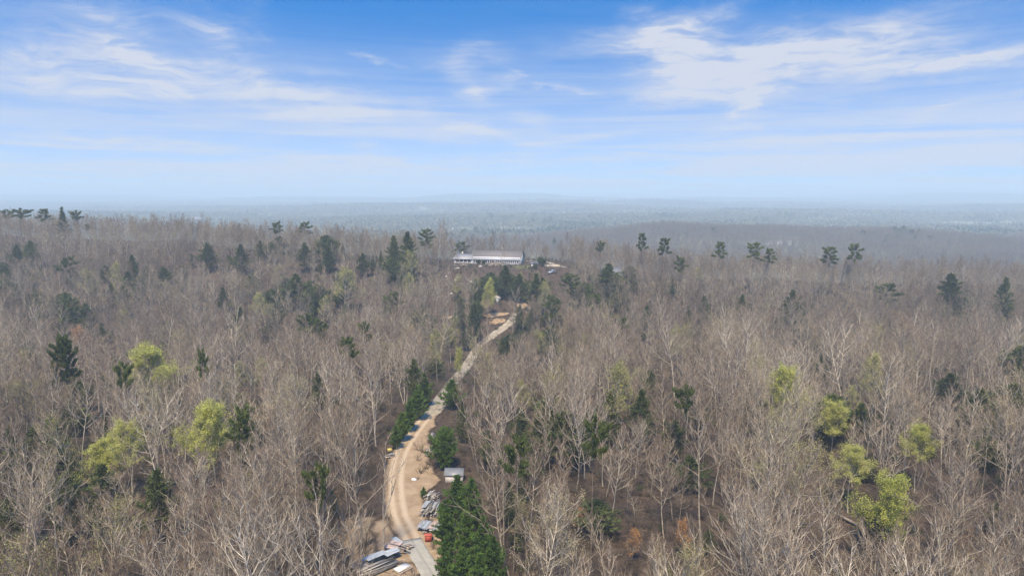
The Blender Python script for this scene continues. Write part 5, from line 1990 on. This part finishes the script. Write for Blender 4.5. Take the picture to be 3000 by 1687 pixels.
# the second, hazier ridge
y = 590
while y < 1330:
    x = -100
    while x < y * .84 + 30:
        px, py = x + rg.uniform(-4, 4), y + rg.uniform(-4, 4)
        x += 9
        if px < 40 and rg.random() < .4 or px > 850 and rg.random() < .4 or any((fx - px) ** 2 + (fy - py) ** 2 < r * r for fx, fy, r in FIELDS if fy < 1500):
            continue
        k = len(BARE) + len(SAPLING) + len(BARE_FAR) + int(rg.integers(0, len(RIDGE)))
        s = rg.uniform(.72, .95)
        pts.append((px, py, float(ground_z(px, py)) - .5, s, s * 1.2, rg.uniform(0, 6.28), k))
    y += 9
instance_stuff('bare_forest', 'mass of bare grey hardwood trees covering the hills', pts, VARS, .065)
print('forest', len(BT), len(pts))

# underbrush
BR = [shrub_mesh(301, 2.0, 14, 9), shrub_mesh(302, 2.8, 12, 10), shrub_mesh(303, 1.4, 16, 8, wd=1.6), shrub_mesh(304, 1.6, 12, 7, 3, ls=.13), shrub_mesh(305, 3.4, 9, 10, wd=.6)]
pts = []
y = 60.0
while y < 420:
    half = y * .78 + 10
    st = 2.1 if y < 180 else 3.2
    x = -half
    while x < half:
        px, py = x + rg.uniform(-.5, .5) * st, y + rg.uniform(-.5, .5) * st
        x += st
        if rg.random() > .72 + .3 * math.sin(px * .06 + 2) * math.sin(py * .07):
            continue
        if np.any((RP[:, 0] - px) ** 2 + (RP[:, 1] - py) ** 2 < (RP[:, 2] - 2.4) ** 2):
            continue
        if any((c[0] - px) ** 2 + (c[1] - py) ** 2 < 9 for c in pile_c) or math.hypot(px - shed_c[0], py - shed_c[1]) < 5:
            continue
        lx, ly = px - hx0, py - hy0
        c, s_ = math.cos(HOUSE_RZ), math.sin(HOUSE_RZ)
        hx, hy = c * lx + s_ * ly, -s_ * lx + c * ly
        if -2 < hx < LW + LM + 22 and -5 < hy < DEP + 4:
            continue
        k = int(rg.choice(5, p=[.28, .22, .27, .07, .16]))
        s = rg.uniform(.6, 1.15)
        uu, vv = to_pix(px, py, float(ground_z(px, py)))
        if 1280 < uu < 1560 and 775 < vv < 900:
            k = int(rg.choice(5, p=[.2, .05, .35, .40, 0]))
            s *= .8
        pts.append((px, py, float(ground_z(px, py)), s, s, rg.uniform(0, 6.28), k))
    y += st * .9
def litter_mesh(seed):
    rg = np.random.default_rng(seed)
    mb = MB()
    for i in range(5):
        a = rg.uniform(0, 6.28)
        LP, _ = limb_path(rg, [rg.normal(0, 1.2), rg.normal(0, 1.2), .12], [math.cos(a), math.sin(a), .05], rg.uniform(1.2, 3.6), 3, -.02, .12)
        mb.tube(LP, [.05, .04, .03, .012], 3)
    n = 26
    a = rg.uniform(0, 6.28, n)
    D = rows(np.stack([np.cos(a), np.sin(a), rg.uniform(-.02, .35, n)], 1))
    spike_batch(mb, np.c_[rg.normal(0, 1.4, (n, 2)), np.full(n, .08)], D, rg.uniform(.5, 1.6, n), .018, rg)
    return mb.mesh('branches', 'twig')


BR += [litter_mesh(401), litter_mesh(402), litter_mesh(403)]
for _ in range(3600):
    py = math.sqrt(rg.uniform(60 ** 2, 260 ** 2))
    px = rg.uniform(-.8, .8) * py
    if np.any((RP[:, 0] - px) ** 2 + (RP[:, 1] - py) ** 2 < (RP[:, 2] + 1) ** 2):
        continue
    pts.append((px, py, float(ground_z(px, py)), rg.uniform(.7, 1.2), rg.uniform(.8, 1.3), rg.uniform(0, 6.28), 5 + int(rg.integers(0, 3))))
instance_stuff('underbrush', 'brown twiggy underbrush on the forest floor', pts, [[m] for m in BR])
print('brush', len(pts))


# ------------------------------------------------------------------ the wooded plain beyond
def far_patch(seed, n, size, pine_share):
    """A patch of distant woods: rough crowns of facets."""
    rg = np.random.default_rng(seed)
    mb = MB()
    for i in range(n):
        cx, cy = rg.uniform(-size / 2, size / 2, 2)
        pine = rg.random() < pine_share
        h = rg.uniform(11, 17) if not pine else rg.uniform(13, 20)
        w_ = rg.uniform(3.0, 5.0) if not pine else rg.uniform(2.6, 4.2)
        for j in range(9 if pine else 11):
            t = rg.uniform(0, 6.28)
            zz = h * (rg.uniform(.15, 1) if pine else rg.uniform(.35, 1))
            rr = w_ * math.sqrt(rg.uniform(0, 1)) * (1.15 - zz / h if pine else math.sin(math.pi * min(1, zz / h)) + .25)
            p = np.array([cx + rr * math.cos(t), cy + rr * math.sin(t), zz])
            a = rg.normal(0, 1, 3) * (1.5 if pine else 1.35)
            b_ = rg.normal(0, 1, 3) * (1.5 if pine else 1.35)
            mb.add([p - a, p + b_, p + a * .8, p - b_], [(0, 1, 2), (0, 2, 3)], 1 if pine else 0)
        mb.tube([(cx, cy, -1), (cx, cy, h * .7)], [.35, .15], 3)
    return mb.mesh('patch', ['far_twig', 'far_pine'])


FP = [far_patch(501, 46, 90, .03), far_patch(502, 46, 90, .08), far_patch(503, 40, 90, .01), far_patch(504, 34, 60, .95), far_patch(505, 12, 80, .25)]
pts = []
y = 620.0
while y < 11500:
    sc_ = 1.0 if y < 2600 else (1.5 if y < 5000 else 2.4)
    st = 62 * sc_ * (1 if y < 5000 else 1.1)
    half = y * .82 + 100
    x = -half
    while x < half:
        px, py = x + rg.uniform(-.4, .4) * st, y + rg.uniform(-.4, .4) * st
        x += st
        gz = float(ground_z(px, py))
        if py < 1400 and px > -60 and 580 < py < 1330:
            continue
        if any((fx - px) ** 2 + (fy - py) ** 2 < (r + 38 * sc_) ** 2 for fx, fy, r in FIELDS):
            if rg.random() < .92:
                continue
        nv = math.sin(px * .0061 + 1) * math.sin(py * .0043 + .5) + .6 * math.sin(px * .017 - py * .011)
        if nv > .85 and rg.random() < .5:
            k = 3
        elif nv < -.75 and rg.random() < .85:
            if rg.random() < .6:
                continue
            k = 4
        else:
            k = int(rg.integers(0, 3))
        s = sc_ if sc_ < 2 else sc_ * .8
        pts.append((px, py, gz - 1.0, (1.0 if sc_ < 1.2 else 1.15 if sc_ < 2 else 1.5) * rg.uniform(.85, 1.15), sc_ * 1.05, rg.uniform(0, 6.28), k))
    y += st * .85
instance_stuff('distant_woods', 'hazy bluish woods spread over the plain to the far hills', pts, [[m] for m in FP])
print('far', len(pts))

# pine groves in the plain and on the second ridge
grove = []
for (u, v, n_, sp, lab) in [(2330, 640, 10, 26, ''), (2230, 648, 5, 18, ''), (2900, 607, 12, 34, ''), (2130, 650, 5, 20, ''), (1600, 655, 6, 24, ''), (1660, 660, 4, 16, ''), (1480, 640, 6, 30, ''), (1380, 690, 6, 16, ''), (2640, 690, 5, 12, ''), (1870, 618, 8, 40, ''), (2490, 690, 1, 5, ''), (2530, 695, 1, 5, ''), (2090, 690, 1, 5, ''), (2590, 700, 2, 10, ''), (2680, 690, 3, 10, ''), (2720, 705, 2, 10, ''), (2780, 720, 1, 5, ''), (1950, 640, 4, 30, '')]:
    for i in range(n_):
        x, y, z, d = at(u + rg.normal(0, sp), v + rg.normal(0, 3), 8)
        s = rg.uniform(.85, 1.2) * (1 if d < 1300 else 1.35)
        grove.append((x, y, float(ground_z(x, y)), s, s * (1.3 if d > 1300 else 1.1), rg.uniform(0, 6.28), int(rg.integers(0, 3))))
instance_stuff('distant_evergreens', 'dark blue-green evergreen groves dotted over the hazy plain', grove, [[c[0], c[1]] for c in (CONE[1], BUSHY[1], PINE[2])])

# far houses, one by one
for (u, v, wpx, lab) in [
        (575, 644, 26, 'long pale building in the haze at left, above the left woods'),
        (1336, 680, 30, 'wide cream-roofed building above the left end of the long house'),
        (1518, 674, 12, 'small pale house in the haze directly above the long house'),
        (1565, 615, 10, 'tiny white house highest in the hazy plain, right of centre'),
        (1628, 632, 22, 'long white building in a hazy clearing right of centre'),
        (1645, 616, 10, 'tiny pale house above the long white building in the clearing'),
        (1670, 636, 14, 'small white house at the right end of the hazy clearing'),
        (2187, 718, 9, 'white house on the second ridge between two tall pines, with gable'),
        (2255, 718, 8, 'small white house on the second ridge right of the touching pines'),
        (2280, 716, 14, 'white long house on the second ridge right of the small one'),
        (2310, 718, 10, 'pale house on the second ridge, rightmost in its row'),
        (2435, 669, 18, 'flat white building in the haze beyond the second ridge'),
        (2478, 673, 10, 'small white house left of a pair in the hazy plain at right'),
        (2505, 673, 13, 'white house, right one of a pair in the hazy plain at right'),
        (2496, 635, 24, 'white building alone high in the hazy plain at right'),
        (2770, 673, 18, 'long white house in the right plain, left of the far village'),
        (2808, 661, 26, 'long pale building at the left end of the far village'),
        (2850, 661, 16, 'pale house second from left in the far village'),
        (2872, 662, 20, 'white house in the middle of the far village'),
        (2892, 660, 18, 'white house right of the middle in the far village'),
        (2930, 662, 11, 'small white house at the right end of the far village'),
        (2970, 656, 16, 'pale house near the right edge, above the far village end'),
        (2940, 687, 20, 'white gabled house below the far village near the right edge')]:
    x, y, z, d = at(u, v)
    L_ = max(9.0, wpx * d / FPX)
    D_ = min(14.0, L_ * .55 + 3)
    hw = 3.6 if d < 1500 else 5.0
    o = gable_shed('far_house', x, y + 2, rad(rg.uniform(-15, 15)), L_, D_, hw, hw + D_ * .32, 'far_white', 'far_white' if 'white b' in lab or 'cream' in lab else 'far_roof', lab, .4)
    o['group'] = 'far houses in the haze'
    for i in range(max(2, int(L_ / 5))):
        b = MB()
        xx = -L_ / 2 + (i + .5) * L_ / max(2, int(L_ / 5)) - .6
        b.box((xx, -D_ / 2 - .06, 1.2), (xx + 1.2, -D_ / 2 - .006, 2.8))
        b.build('window', 'far_window', o)

# ------------------------------------------------------------------ haze
HAZE_DENSITY = 0.00035
b = MB()
b.box((-13200, -600, -90), (13200, 15000, 162))
m = bpy.data.materials.new('haze_air')
m.use_nodes = True
t = NT(m.node_tree)
t.n.clear()
pv = t.add('ShaderNodeVolumePrincipled')
pv.inputs['Color'].default_value = (0.74, 0.905, 1.0, 1)
pv.inputs['Density'].default_value = HAZE_DENSITY
pv.inputs['Anisotropy'].default_value = 0.0
out = t.add('ShaderNodeOutputMaterial')
t.l.new(pv.outputs[0], out.inputs['Volume'])
MATS['haze_air'] = m
tag(b.build('haze', 'haze_air'), kind='stuff')
